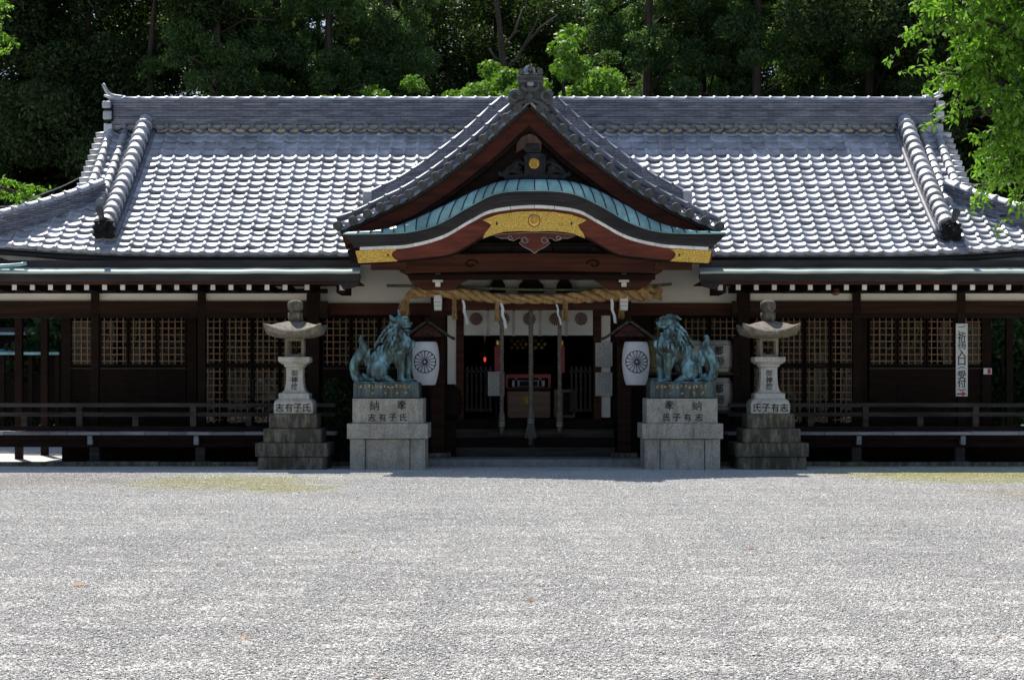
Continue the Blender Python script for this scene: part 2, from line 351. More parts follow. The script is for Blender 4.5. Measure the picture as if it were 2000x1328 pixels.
# ------------------------------------------------------------------ ground
def ground():
    me = MB().add([(-90,-20,0),(90,-20,0),(90,180,0),(-90,180,0)], [(0,1,2,3)]).mesh('ground', M['gravel'])
    tag(put('ground', me), kind='structure')
ground()
def loose_gravel():
    '''one square metre and more of loose chips, repeated over the yard by geometry nodes with turned copies'''
    n = 6800; g_ = np.random.default_rng(3); a = 1.36
    base = np.array([(1,0,0),(-1,0,0),(0,1,0),(0,-1,0),(0,0,1),(0,0,-.6)], float); tri = np.array([(0,2,4),(2,1,4),(1,3,4),(3,0,4),(2,0,5),(1,2,5),(3,1,5),(0,3,5)])
    c = np.c_[g_.uniform(-a/2, a/2, n), g_.uniform(-a/2, a/2, n), g_.uniform(.0, .008, n)]; s = g_.lognormal(math.log(.0066), .36, (n,1,1)) * g_.uniform(.6, 1.35, (n,6,3)) * np.array([1.15,1.15,.26])
    th = g_.uniform(0, 6.283, n); co, si = np.cos(th), np.sin(th); Rm = np.zeros((n,3,3)); Rm[:,0,0] = co; Rm[:,0,1] = -si; Rm[:,1,0] = si; Rm[:,1,1] = co; Rm[:,2,2] = 1
    tl = g_.normal(0, .22, n); Rx = np.zeros((n,3,3)); Rx[:,0,0] = 1; Rx[:,1,1] = np.cos(tl); Rx[:,1,2] = -np.sin(tl); Rx[:,2,1] = np.sin(tl); Rx[:,2,2] = np.cos(tl)
    V = np.einsum('nij,nkj->nki', Rm @ Rx, base[None]*s) + c[:,None,:]
    o = put('gravel', numesh('gravel', V.reshape(-1,3), (tri[None] + 6*np.arange(n)[:,None,None]).reshape(-1,3), M['gravel_stone'])); o['kind'] = 'stuff'; o['label'] = 'loose grey gravel chips covering the forecourt'
    t = bpy.data.node_groups.new('spread_gravel', 'GeometryNodeTree'); t.interface.new_socket('Geometry', in_out='INPUT', socket_type='NodeSocketGeometry'); t.interface.new_socket('Geometry', in_out='OUTPUT', socket_type='NodeSocketGeometry')
    gi, go_ = t.nodes.new('NodeGroupInput'), t.nodes.new('NodeGroupOutput'); gr = t.nodes.new('GeometryNodeMeshGrid'); nxg, nyg = 27, 30
    gr.inputs['Size X'].default_value = nxg-1; gr.inputs['Size Y'].default_value = nyg-1; gr.inputs['Vertices X'].default_value = nxg; gr.inputs['Vertices Y'].default_value = nyg
    tr = t.nodes.new('GeometryNodeTransform'); tr.inputs['Translation'].default_value = (0, 9.6 + (nyg-1)/2, 0); ip = t.nodes.new('GeometryNodeInstanceOnPoints')
    rv = t.nodes.new('FunctionNodeRandomValue'); rv.data_type = 'FLOAT_VECTOR'; rv.inputs[0].default_value = (0,0,0); rv.inputs[1].default_value = (0,0,6.283)
    L(t, gr.outputs[0], tr.inputs[0]); L(t, tr.outputs[0], ip.inputs['Points']); L(t, gi.outputs[0], ip.inputs['Instance']); L(t, rv.outputs[0], ip.inputs['Rotation']); L(t, ip.outputs[0], go_.inputs[0])
    o.modifiers.new('spread', 'NODES').node_group = t
loose_gravel()
XC = .30
plat = bx('stone_platform', M['slab'], None, X(833,39.6), X(1256,39.6), 39.6, 43.0, -.02, .15, .015); tag(plat, kind='structure')
for a, b in ((-75, 833.5), (1255.5, 2090)):
    k = tag(MB().build('kerb', M['slab']), kind='structure') if False else None
    xs = np.arange(X(a, 39.85), X(b, 39.85) - .3, 1.35); xs = list(xs) + [X(b, 39.85)]
    root = tag(bx('drip_edge_pavement', M['slab'], None, xs[0], xs[-1], 40.11, 40.9, -.02, .05), kind='structure')
    for i in range(len(xs) - 1):
        bx('kerb_stone', M['stone_dark'], root, xs[i] + .004, xs[i+1] - .004, 39.85, 40.1, -.02, .085 + random.uniform(-.008, .008), .012)

# ------------------------------------------------------------------ the shrine hall
hall = empty('shrine_hall', (XC, 42, 0), 'long dark timber shrine hall under a grey tiled roof with a gabled porch', 'shrine')
H = hall
# --- main roof surface
YE, YR, ZE, ZR = 39.9, 44.6, 4.34, 7.50
XL, XR_, VL, VR = -11.25, 11.75, -9.22, 9.75          # corner ends and gable verges
def lift(x): return max(0, abs(x - .25) - 7.0) ** 2 * .012
def surf(x, t): return Vector((x, lerp(YE, YR, t), lerp(ZE, ZR, t) - .10 * math.sin(math.pi * t) + lift(x) * (1 - t) ** 1.5))
def xlim(Y):
    lo = XL + (Y - YE) if Y < YE + 2.05 else VL
    hi = XR_ - (Y - YE) if Y < YE + 2.05 else VR
    return lo, hi
TW, EXPO = .303, .271
def tile_mesh(eave):
    us = np.array([0, .05, .11, .17, .23, .29, .36, .46, .58, .70, .82, .92, 1.0])
    z = np.where(us < .3, .032 * np.sin(np.pi * us / .3), -.016 * np.sin(np.pi * (us - .3) / .7))
    x = (us - .5) * (TW + .012); n = len(us); Lg = EXPO + .035; th = .034 if not eave else .055
    V = []
    for y, dz in ((0, .026), (Lg * .5, .013), (Lg, .0)): V += [(a, y, b + dz) for a, b in zip(x, z)]
    V += [(a, .002, b + .036 - th) for a, b in zip(x, z)]
    Fc = [(i, i+1, n+i+1, n+i) for i in range(n-1)] + [(n+i, n+i+1, 2*n+i+1, 2*n+i) for i in range(n-1)] + [(3*n+i, 3*n+i+1, i+1, i) for i in range(n-1)]
    V += [(x[-1], 0, z[-1]), (x[-1], Lg, z[-1] - .03)]
    if eave:
        c = (x[3], -.012, .04); o = len(V); V += [(c[0] + .055*math.cos(q), c[1], c[2] + .055*math.sin(q)) for q in np.arange(12) * math.pi / 6]
        V += [(c[0] + .055*math.cos(q), .05, c[2] + .055*math.sin(q)) for q in np.arange(12) * math.pi / 6]
        Fc += [tuple(range(o, o+12))] + [(o+12+k, o+12+(k+1)%12, o+(k+1)%12, o+k) for k in range(12)]
    return V, Fc
def frame(p, up, nx=Vector((1,0,0))):
    up = up.normalized(); n = nx.cross(up).normalized(); m = Matrix((nx, up, n)).transposed().to_4x4(); m.translation = p; return m
NR = int(math.hypot(YR - YE, ZR - ZE) / EXPO)
deck = MB(); nx_ = 40
for j in range(13):
    t = j / 12; lo, hi = xlim(lerp(YE, YR, t))
    deck.v += [tuple(surf(lerp(lo, hi, i / nx_), t) - Vector((0, 0, .05))) for i in range(nx_ + 1)]
deck.f = [(j*(nx_+1)+i, j*(nx_+1)+i+1, (j+1)*(nx_+1)+i+1, (j+1)*(nx_+1)+i) for j in range(12) for i in range(nx_)]; deck.sm = [False] * len(deck.f)
# back slope, hip ends and side gables close the roof volume
for xv, xc, sg in ((VL, XL, -1), (VR, XR_, 1)):
    a, b = (xv, YE + 2.05, surf(xv, .436).z - .06), (xv, YR + .5 + 2.6, surf(xv, .436).z - .06)
    deck.add([a, b, (xv, YR + .25, ZR)], [(0, 1, 2)])
    deck.add([a, b, (xc, YR + .5 + 4.6, ZE - .05), (xc, YE, ZE + lift(xc) - .05)], [(0, 1, 2, 3)])
deck.add([(VL, YR + .4, ZR), (VR, YR + .4, ZR), (XR_, YR + 5.1, ZE), (XL, YR + 5.1, ZE)], [(0, 1, 2, 3)])
roof = deck.build('roof', M['tile'], H)
tm = {}
for ev in (False, True):
    v, f = tile_mesh(ev); me = bpy.data.meshes.new('roof_tile'); me.from_pydata(v, [], f); me.materials.append(M['tile'])
    nsm = 24; me.polygons.foreach_set('use_smooth', [i < nsm for i in range(len(f))]); me.update(); tm[ev] = (me, np.array(v), f)
ncol = int((XR_ - XL) / TW); cand = []
for j in range(NR):
    t = j / NR; t2 = min(1, (j + 1) / NR)
    for i in range(ncol):
        x = XL + (i + .5) * TW; p = surf(x, t); lo, hi = xlim(p.y)
        if x < lo + .12 or x > hi - .12: continue
        if -1.9 < x < 2.5 and j < 7: continue                     # covered by the porch roof
        m = frame(p + Vector((random.uniform(-.005,.005), random.uniform(-.006,.006), random.uniform(-.005,.008))), surf(x, t2 if t2 > t else t + .01) - surf(x, t if t2 > t else t))
        m = m @ Matrix.Rotation(random.gauss(0, .014), 4, 'Z') @ Matrix.Rotation(random.gauss(0, .018), 4, 'Y'); cand.append((j, m))
cand.sort(key=lambda c: c[0]); nobj = 300
for j, m in cand[:nobj]: put('roof_tile', tm[j == 0][0], roof, m)
V_, F_ = [], []
bv = np.array(tm[False][1]); bf = np.array([f for f in tm[False][2] if len(f) == 4])
for k, (j, m) in enumerate(cand[nobj:]):
    mm = np.array(m); V_.append(bv @ mm[:3, :3].T + mm[:3, 3]); F_.append(bf + k * len(bv))
o = put('upper_roof_tiles', numesh('upper_roof_tiles', np.concatenate(V_), np.concatenate(F_), M['tile'], True), roof); o['kind'] = 'stuff'
o.data.polygons.foreach_set('use_smooth', np.tile(np.arange(len(bf)) < 24, len(cand) - nobj))
# --- cap tiles (half round with a collar)
def captile(r, ln, mat, full=False, n=12):
    mb = MB(); a0, a1 = (0, 2*math.pi) if full else (-.15*math.pi, 1.15*math.pi)
    rows = [(0, r*1.0), (0, r*1.18), (ln*.16, r*1.18), (ln*.2, r), (ln*1.02, r*.96)]
    vs = [(rr*math.cos(lerp(a0, a1, k/n)), y, rr*math.sin(lerp(a0, a1, k/n))) for y, rr in rows for k in range(n+1)]
    fs = [(i*(n+1)+k, i*(n+1)+k+1, (i+1)*(n+1)+k+1, (i+1)*(n+1)+k) for i in range(len(rows)-1) for k in range(n)]
    mb.add(vs, [f[::-1] for f in fs], True); mb.add([v for v in vs[:n+1]], [tuple(range(n+1))])
    me = mb.mesh('cap_tile', mat)
    return me
def chain(name, pts, r, pitch, parent, mat=None, full=False, off=0.0):
    """cap tiles laid end to end along a path; the path starts at the low end"""
    pts = [Vector(p) for p in pts]; seg = [0]
    for a, b in zip(pts, pts[1:]): seg.append(seg[-1] + (b - a).length)
    n = max(1, round(seg[-1] / pitch)); ln = seg[-1] / n; me = captile(r, ln, mat or M['tile'], full)
    def at(d):
        for k in range(len(pts) - 1):
            if d <= seg[k+1] + 1e-6: return pts[k].lerp(pts[k+1], (d - seg[k]) / max(1e-6, seg[k+1] - seg[k]))
        return pts[-1]
    for i in range(n):
        a, b = at(i * ln), at((i + 1) * ln); y = (b - a).normalized(); x = y.cross(Vector((0,0,1))).normalized()
        m = Matrix((x, y, x.cross(y))).transposed().to_4x4(); m.translation = a + Vector((0, 0, off)); put(name, me, parent, m)
# --- main ridge: courses, caps, scalloped base
z0, z1, z2, z3 = 7.42, 7.62, 8.19, 8.29
rg = bx('main_ridge', M['ridge'], H, VL + .03, VR - .03, YR - .02, YR + .5, 7.1, z1)
nc = 9
for i in range(nc):
    d = (.02 if i % 2 else .0) - i * .004 + (.06 if i == 0 else 0) + (.04 if i == nc-1 else 0); a = lerp(z1, z2, i/nc)
    bx('ridge_course', M['ridge'], rg, VL - .02, VR + .02, YR - .06 - d, YR + .5 + d, a + .003, a + (z2 - z1)/nc - .004)
chain('ridge_cap_tile', [(VL - .05, YR + .2, z2 + .0), (VR + .05, YR + .2, z2 + .0)], .105, .323, rg)
bx('ridge_plaster', M['plaster'], rg, VL + .05, VR - .05, YR - .05, YR - .025, z0, z1 - .005)
sb = MB(); n = 10                                            # one scallop of the ridge base: hollow tile and round end
A = [(-.11 + .22*k/n, -.045*math.sin(math.pi*k/n) + .03) for k in range(n+1)]; B = [(x, z - .04) for x, z in A]
sb.strip(A, B, -.14, .08); sb.tube([(.16,-.15,.035),(.16,.08,.05)], .058, 10)
sbm = sb.mesh('ridge_base_tile', M['tile_verge'])
for i in range(int((VR - VL - .3) / .325)): put('ridge_base_tile', sbm, rg, Matrix.Translation((VL + .2 + .325*i, YR - .07, z0 + .11)))
def ornament(px, py, Y, wpx, hpx, knob, parent, mat, big=False):
    """tile-end ornament: shield plate with side fins, boss and a horn-like round tile"""
    s = Y / F; c = P(px, py, Y); a, b = wpx*s/2, hpx*s/2
    out = [(-.72,-1),(-1.05,-.75),(-.8,-.35),(-1.15,-.05),(-.8,.25),(-1.0,.62),(-.55,.6),(-.3,.95),(0,1.02),(.3,.95),(.55,.6),(1.0,.62),(.8,.25),(1.15,-.05),(.8,-.35),(1.05,-.75),(.72,-1)]
    mb = MB().prism([(c.x + x*a, c.z + z*b) for x, z in out], Y - .09, Y + .12)
    o = mb.build('end_ornament', mat, parent, .015)
    fb = MB(); fb.ell((c.x, Y-.1, c.z+.1*b), (a*.5, .09, b*.5))
    for s_ in (-1, 1):
        fb.ell((c.x+s_*a*.3, Y-.17, c.z+b*.25), (a*.16,.05,b*.14)); fb.tube([(c.x+s_*a*.2,Y-.1,c.z-b*.7),(c.x+s_*a*.75,Y-.12,c.z-b*.55),(c.x+s_*a*.85,Y-.1,c.z-b*.2)], [a*.14,a*.12,a*.05], 7)
        fb.tube([(c.x+s_*a*.2,Y-.12,c.z+b*.55),(c.x+s_*a*.55,Y-.13,c.z+b*.5),(c.x+s_*a*.7,Y-.1,c.z+b*.3)], [a*.12,a*.1,a*.05], 7)
    fb.ell((c.x, Y-.2, c.z-b*.1), (a*.16,.06,b*.13)); fb.build('relief_face', mat, o)
    if knob:
        k = MB(); q = P(px + knob[0], py + knob[1], Y - .25); k.tube([(c.x, Y+.2, c.z+b*.6), (lerp(c.x,q.x,.6), Y-.05, lerp(c.z,q.z,.5)), q], [.05,.055,.075], 10)
        k.tube([q, q + Vector((0,-.05,.03))], [.085,.085], 12); k.build('horn_tile', M['tile_end'], o)
    return o
# --- descending ridges, verge rolls, corner ridges
def ridgewall(name, pts, hw, h0, courses, parent):
    """stacked flat tile courses under a cap, following pts; returns the top path"""
    side = None
    for k in range(courses):
        mb = MB(); wdt = hw * (1.12 - .16 * k / courses) + (.02 if k % 2 == 0 else 0); za, zb = h0*k/courses + .004, h0*(k+1)/courses - .004
        vs = []
        for i, p in enumerate(pts):
            t = (pts[min(i+1, len(pts)-1)] - pts[max(i-1, 0)]); s = Vector((t.y, -t.x, 0)).normalized()
            for sg, z in ((-1, za if k else -.12), (1, za if k else -.12), (1, zb), (-1, zb)): vs.append(p + s*sg*wdt + Vector((0,0,z)))
        fs = [(i*4+q, i*4+(q+1)%4, (i+1)*4+(q+1)%4, (i+1)*4+q) for i in range(len(pts)-1) for q in range(4)] + [(3,2,1,0), tuple(len(vs)-4+q for q in range(4))]
        o = mb.add(vs, fs).build(name, M['ridge'], parent if side is None else side)
        if side is None: side = o
    return side, [p + Vector((0,0,h0)) for p in pts]
TF = .436
for sg, xk, orn in ((-1, -8.38, (203, 445)), (1, 8.98, (1858, 450))):
    pts = [surf(xk + .08*sg*(1-t), t) + Vector((0,0,.05)) for t in np.linspace(.115, .985, 16)]
    side, top = ridgewall('descending_ridge', pts, .15, .24, 5, H)
    chain('ridge_cap_tile', top, .16, .30, side, off=-.02)
    inner = [p + Vector((-sg*.19, 0, .01)) for p in pts]; MB().tube(inner, .06, 8).build('gutter_tile', M['ridge'], side)
    ornament(orn[0], orn[1], pts[0].y - .05, 40, 42, (-9*(-sg)*1.0 if sg > 0 else -8, -33), H, M['tile_dark'])
    for xv in ((VL + .38, VL + .05) if sg < 0 else (VR - .38, VR - .05)):
        chain('verge_roll_tile', [surf(xv, t) + Vector((0,0,.045)) for t in np.linspace(TF - .03 if abs(xv) > 9 else TF - .04, .97, 12)], .092, .29, roof)
    xv = VL - .02 if sg < 0 else VR + .02
    stub = MB().tube([(0,0,.02),(sg*.12,0,.015),(sg*.25,0,-.0)], [.058,.058,.058], 10).mesh('verge_end_tile', M['tile'])
    for t in np.linspace(TF - .02, .96, 13): put('verge_end_tile', stub, roof, Matrix.Translation(surf(xv, t) + Vector((0,0,.0))))
    xe, xs = (XL, VL + .1) if sg < 0 else (XR_, VR - .1)
    path = []
    for i in range(12):
        t = i / 11; x = lerp(xe + sg*.15, xs - sg*.25, t); Y = lerp(YE - .1, YE + 2.25, t)
        path.append(Vector((x, Y, surf(xs, max(0,(Y-YE)/(YR-YE))).z + lift(xe)*(1-t)**1.5 + .02 + .10*(1-t)**2)))
    side, top = ridgewall('corner_ridge', path, .13, .24, 5, H)
    chain('ridge_cap_tile', top, .12, .33, side, off=-.02)
    side2, _ = ridgewall('corner_ridge', [p + Vector((0,0,-.16-.05*(1-i/11))) + Vector((0,-.06,0)) for i, p in enumerate(path[:7])], .15, .14, 3, H)
    # main ridge end: stacked ornament and upswept horn
    xo = VL if sg < 0 else VR; e = MB().box(xo + sg*.0 - .09, xo + .09, YR - .12, YR + .55, z0, z2 - .1)
    eo = e.build('ridge_end_ornament', M['tile_dark'], H, .03)
    for k, (za, hh) in enumerate(((7.35,.28),(7.72,.2),(7.98,.16))):
        MB().box(xo - .1 + sg*.02*k, xo + .1 + sg*.02*k, YR - .2, YR - .1, za, za + hh).build('scroll', M['tile'], eo, .03)
    MB().tube(spline([(xo - sg*.3, YR+.2, z3-.02), (xo + sg*.04, YR+.2, z3+.05), (xo + sg*.2, YR+.2, z3+.30)], 8), [.05,.05,.05,.05,.048,.045,.042,.04], 9).build('horn_tile', M['tile'], eo)
    MB().tube([(xo - sg*.1, YR-.02, z2+.02), (xo + sg*.12, YR-.06, z2+.1)], [.04,.025], 8).build('horn_tile', M['tile'], eo)
# eave board, gutter
EV = MB(); xs = np.linspace(XL + .2, XR_ - .2, 50)
EV.strip([(x, ZE + lift(x) - .02) for x in xs], [(x, ZE + lift(x) - .10) for x in xs], YE + .08, YE + .2); EV.build('eave_board', M['copper_dark'], H)
for a, b in ((-75, 690), (1390, 2075)):
    xa, xb = X(a, 39.8), X(b, 39.8)
    MB().tube([(lerp(xa, xb, k/12), 39.98, ZE - .12 + lift(lerp(xa, xb, k/12)) - .01*(k % 2)) for k in range(13)], .055, 10).build('gutter', M['copper_dark'], H)
    bx('eave_soffit', M['wood'], H, xa, xb, 40.15, 41.4, ZE - .22, ZE - .16)
    bx('eave_wall', M['wood'], H, xa, xb, 41.0, 41.06, 4.02, ZE - .23)

# ------------------------------------------------------------------ pent roof, rafters, beams, posts
def side_front(sgn):
    e0, e1 = (-75, 703) if sgn < 0 else (1367, 2090)
    xa, xb = X(e0, 39.4), X(e1, 39.4)
    pr = MB(); xs = np.linspace(xa, xb, 24); wv = [random.uniform(-.006, .006) for _ in xs]
    prof = [(39.40, 3.915), (39.39, 3.95), (39.41, 3.97), (39.5, 4.0), (39.66, 4.055)]
    vs = [(x, y, z + dz) for x, dz in zip(xs, wv) for y, z in prof]; q = len(prof)
    pr.add(vs, [(i*q+k, (i+1)*q+k, (i+1)*q+k+1, i*q+k+1) for i in range(23) for k in range(q-1)])
    p = pr.build('pent_roof', M['copper_pale'], H); sd = p.modifiers.new('s', 'SOLIDIFY'); sd.thickness = .012; sd.offset = -1
    bx('fascia', M['copper_dark'], p, xa + .01, xb - .01, 39.42, 39.56, Z(550, 39.5), 3.955); bx('eave_shade_board', M['copper_dark'], p, xa + .02, xb - .02, 39.662, 39.74, 3.9, 4.2)  # dark board added past the lit copper strip, standing in for the eave's shade
    bx('fascia', M['wood_mid'], p, xa + .03, xb - .03, 39.58, 39.66, Z(556, 39.6), 3.9)
    bx('soffit', M['wood'], p, xa + .04, xb - .04, 39.66, 41.2, Z(552, 39.7), Z(550, 39.7) + .0)
    end = xb if sgn < 0 else xa                          # cut end of the pent roof with its curved board
    s_ = 1 if sgn < 0 else -1
    MB().prism([(end - s_*.02, 3.94), (end + s_*.0, 3.85), (end - s_*.10, 3.66), (end - s_*.35, 3.60), (end - s_*.45, 3.75), (end - s_*.45, 3.94)], 39.57, 39.70).build('end_board', M['copper_dark'], p)
    n = 0
    pxs = np.arange(28, 640, 35.25) - 70.5 if sgn < 0 else np.arange(1442, 2080, 35.2)
    for px in list(pxs) + ([599.5] if sgn < 0 else []):
        if sgn < 0 and px > 630: continue
        x = X(px, 39.75); r = bar('rafter', M['wood'], H, (x, 40.45, Z(561, 39.75)), (.105, 1.36, .125))
        r2 = put('white_rafter_tip', unitbox(M['white']), r, Matrix.Translation((x, 39.755, Z(561, 39.75))) @ Matrix.Diagonal((.095, .02, .115, 1)))
    x = X(668 if sgn < 0 else 1407, 39.7); r = bar('rafter', M['wood'], H, (x - s_*.02, 40.4, Z(556, 39.7)), (.20, 1.36, .33))
    put('white_rafter_tip', unitbox(M['white']), r, Matrix.Translation((x, 39.71, Z(556, 39.7))) @ Matrix.Diagonal((.10, .02, .23, 1)))
    wa, wb = (X(-75, 41.1), X(640, 41.1)) if sgn < 0 else (X(1430, 41.1), X(2090, 41.1))
    bx('purlin', M['wood'], H, wa, wb, 41.0, 41.18, Z(573, 41.1), Z(564.5, 41.1))
    bx('tie_beam', M['wood_h'], H, wa, wb, 41.10, 41.24, Z(612, 41.1), Z(588, 41.1), .01)
    bx('lintel', M['wood'], H, wa, wb, 41.13, 41.3, Z(621, 41.1), Z(612.3, 41.1))
    bx('veranda_ceiling', M['wood'], H, wa, wb, 41.3, 42.3, 3.16, 3.22)
    cols = [-21, 187, 395, 612] if sgn < 0 else [1452, 1672, 1876, 2086]
    for i, px in enumerate(cols):
        wd = .165 if px not in (612, 1452) else .26; x = X(px, 41.2)
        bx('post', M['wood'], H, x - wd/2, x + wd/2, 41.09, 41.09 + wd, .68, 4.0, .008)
    for a, b in zip(cols, cols[1:]):
        bx('plaster_panel', M['plaster'], H, X(a, 41.2) + .08, X(b, 41.2) - .08, 41.19, 41.22, Z(588.3, 41.2), Z(573.3, 41.2))
    for Y in (43.7, 46.1, 48.4):
        x = X(-21, 41.2) if sgn < 0 else X(2086, 41.2); bx('post', M['wood'], H, x - .08, x + .08, Y - .08, Y + .08, 0, 3.3)
    # veranda: boards, edge beam, railing, struts
    ve = X(655, 40.3) if sgn < 0 else X(1422, 40.3); vo = X(-60, 40.3) if sgn < 0 else X(2090, 40.3)
    lo, hi = min(ve, vo), max(ve, vo); zt = Z(843, 40.3); x = lo
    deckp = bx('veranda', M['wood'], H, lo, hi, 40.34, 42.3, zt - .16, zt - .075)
    while x < hi - .1:
        x2 = min(hi, x + random.choice((.36, .5, .55, .7, .95))); bx('floor_board', M['board_grey'], deckp, x + .003, x2 - .003, 40.26 + random.uniform(0,.012), 41.0, zt - .07, zt + random.uniform(-.006,.004), .006); x = x2
    yb = 41.005
    while yb < 42.25:
        bx('floor_board', M['wood_grey'], deckp, lo, hi, yb, min(42.28, yb + .19), zt - .07, zt - .004); yb += .195
    bx('edge_beam', M['wood'], deckp, lo, hi, 40.42, 40.55, zt - .32, zt - .162)
    struts = [-24, 183, 390, 600] if sgn < 0 else [1470, 1674, 1877, 2082]
    for px in struts:
        x = X(px, 40.4); bx('strut', M['wood_grey'], H, x - .1, x + .1, 40.45, 40.63, .08, zt - .322, .01)
        bx('base_stone', M['stone_dark'], H, x - .17, x + .17, 40.36, 40.72, 0.03, .078, .01)
        xx = x - .055*1.0 if sgn < 0 else x + .02; MB().box(xx - .05, xx + .05, 40.27, 40.46, zt - .27, zt - .085).build('bracket_end', M['board_grey'], deckp, .01)
    for za, zb, y0, y1, nm, mt in ((795, 787, 40.33, 40.42, 'rail', M['wood_grey']), (813.5, 805, 40.34, 40.41, 'rail', M['wood_grey']), (841, 832, 40.32, 40.43, 'rail', M['wood'])):
        bx(nm, mt, deckp, lo, hi, y0, y1, Z(za, 40.38), Z(zb, 40.38), .008)
    for px, tall in (((-60,1),(48,0),(156,1),(265,0),(378,1),(486,0),(594,1)) if sgn < 0 else ((1475,1),(1583,0),(1690,1),(1797,0),(1905,1),(2012,0))):
        x = X(px, 40.38); bx('rail_post', M['wood_grey'], deckp, x - .06, x + .06, 40.315 if tall else 40.33, 40.435 if tall else 40.42, Z(832.3, 40.38), Z(790 if tall else 813, 40.38))
    # body of the hall behind the veranda: posts, boards, window sashes
    body = X(124, 42.35) if sgn < 0 else X(1930, 42.35)
    inn = X(876, 42.35) if sgn < 0 else X(1192, 42.35)
    lo2, hi2 = min(body, inn), max(body, inn)
    bx('wall_head', M['wood'], H, lo2, hi2, 42.33, 42.45, Z(622, 42.35), 3.4)
    bx('under_floor_wall', M['wood'], H, lo2, hi2 if sgn < 0 else X(2090, 42.35), 42.2, 42.3, 0, zt - .08)  # right end lengthened past the hall body to hide sunlit ground behind
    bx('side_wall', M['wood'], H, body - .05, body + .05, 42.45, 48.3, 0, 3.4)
    return zt
ZT = side_front(-1); side_front(1)
def sash(x0, x1, y0, y1, Y, nv, nh, frame_w=5, pane=True):
    mb = MB(); a, b, zt, zb = X(x0, Y), X(x1, Y), Z(y0, Y), Z(y1, Y); fw = frame_w * Y / F
    mb.box(a, a+fw*.6, Y-.03, Y+.03, zb, zt).box(b-fw*.6, b, Y-.03, Y+.03, zb, zt).box(a+fw*.6, b-fw*.6, Y-.028, Y+.028, zt-fw, zt).box(a+fw*.6, b-fw*.6, Y-.028, Y+.028, zb, zb+fw*.7)
    s = mb.build('lattice_sash', M['wood'], H)
    ia, ib = a + fw*.6, b - fw*.6
    for k in range(nv):
        x = lerp(ia, ib, (k + .5) / nv) + random.uniform(-.003,.003); bar('lattice_bar', M['wood_bar'], s, (x, Y-.005, (zt+zb)/2), (.024, .02, zt-zb-fw*1.7))
    for k in range(nh):
        z = lerp(zb + fw*.7, zt - fw, (k + .5) / nh); bar('lattice_bar', M['wood_bar'], s, ((ia+ib)/2, Y+.006, z), (ib-ia, .02, .024))
    if pane: bx('window_pane', M['glass'], s, ia, ib, Y+.019, Y+.025, zb + fw*.7, zt - fw)
    return s
YW = 42.33
for x0, x1 in ((137,193),(195,250),(252,306),(308,364)): sash(x0, x1, 617, 715, YW, 4, 7)
for x0, x1 in ((386,438),(440,492),(494,546),(548,600)): sash(x0, x1, 617, 713, YW, 4, 7); sash(x0, x1, 714, 830, YW, 4, 8)
for x0, x1 in ((630,685),(687,740),(742,795)): sash(x0, x1, 617, 717, YW, 4, 7)
for x0, x1 in ((1275,1329),(1331,1384),(1386,1440)): sash(x0, x1, 617, 717, YW, 4, 7)
for x0, x1 in ((1470,1519),(1521,1570),(1572,1621),(1623,1672)): sash(x0, x1, 617, 713, YW, 4, 7); sash(x0, x1, 714, 830, YW, 4, 8)
for x0, x1 in ((1697,1751),(1753,1808),(1810,1864),(1866,1920)): sash(x0, x1, 617, 715, YW, 4, 7)
def panel_row(x0, x1, y0, y1, n, name='wainscot_board'):
    for k in range(n):
        a, b = X(lerp(x0, x1, k/n), YW), X(lerp(x0, x1, (k+1)/n), YW); bx(name, M['wood'], H, a+.004, b-.004, YW-.02, YW+.03, Z(y1, YW), Z(y0, YW))
for x0, x1, y0 in ((137,364,717.5),(630,795,717.5),(1275,1440,717.5),(1697,1920,717.5)):
    panel_row(x0, x1, y0 + 4, 838, 4); bx('window_sill', M['wood_grey'], H, X(x0, YW), X(x1, YW), YW-.06, YW+.03, Z(y0+3.5, YW), Z(y0, YW))
for px in (130, 375, 615, 1455, 1684, 1926): bx('wall_post', M['wood'], H, X(px, YW)-.1, X(px, YW)+.1, YW-.06, YW+.1, .5, 3.4)
bx('wall_board', M['wood'], H, X(797, YW), X(874, YW), YW-.02, YW+.03, .5, 3.3); bx('wall_board', M['wood'], H, X(1193, YW), X(1273, YW), YW-.02, YW+.03, .5, 3.3)
bx('interior_floor', M['wood'], H, X(124, 42.35), X(1930, 42.35), 42.46, 48.3, .8, .94)
bx('interior_back_wall', M['wood'], H, X(124, 42.35), X(1930, 42.35), 48.3, 48.4, 0, 3.4)
bx('interior_ceiling', M['wood'], H, X(124, 42.35), X(1930, 42.35), 42.46, 48.3, 3.42, 3.5)
# white upper walls either side of the porch
for a, b in ((627, 905), (1160, 1440)):
    bx('plaster_wall', M['plaster'], H, X(a, 41.6), X(b, 41.6), 41.6, 41.66, Z(592, 41.6), Z(508, 41.6))
    bx('tie_beam', M['wood_mid'], H, X(a, 41.5), X(b, 41.5), 41.5, 41.68, Z(616, 41.5), Z(592.4, 41.5), .01)

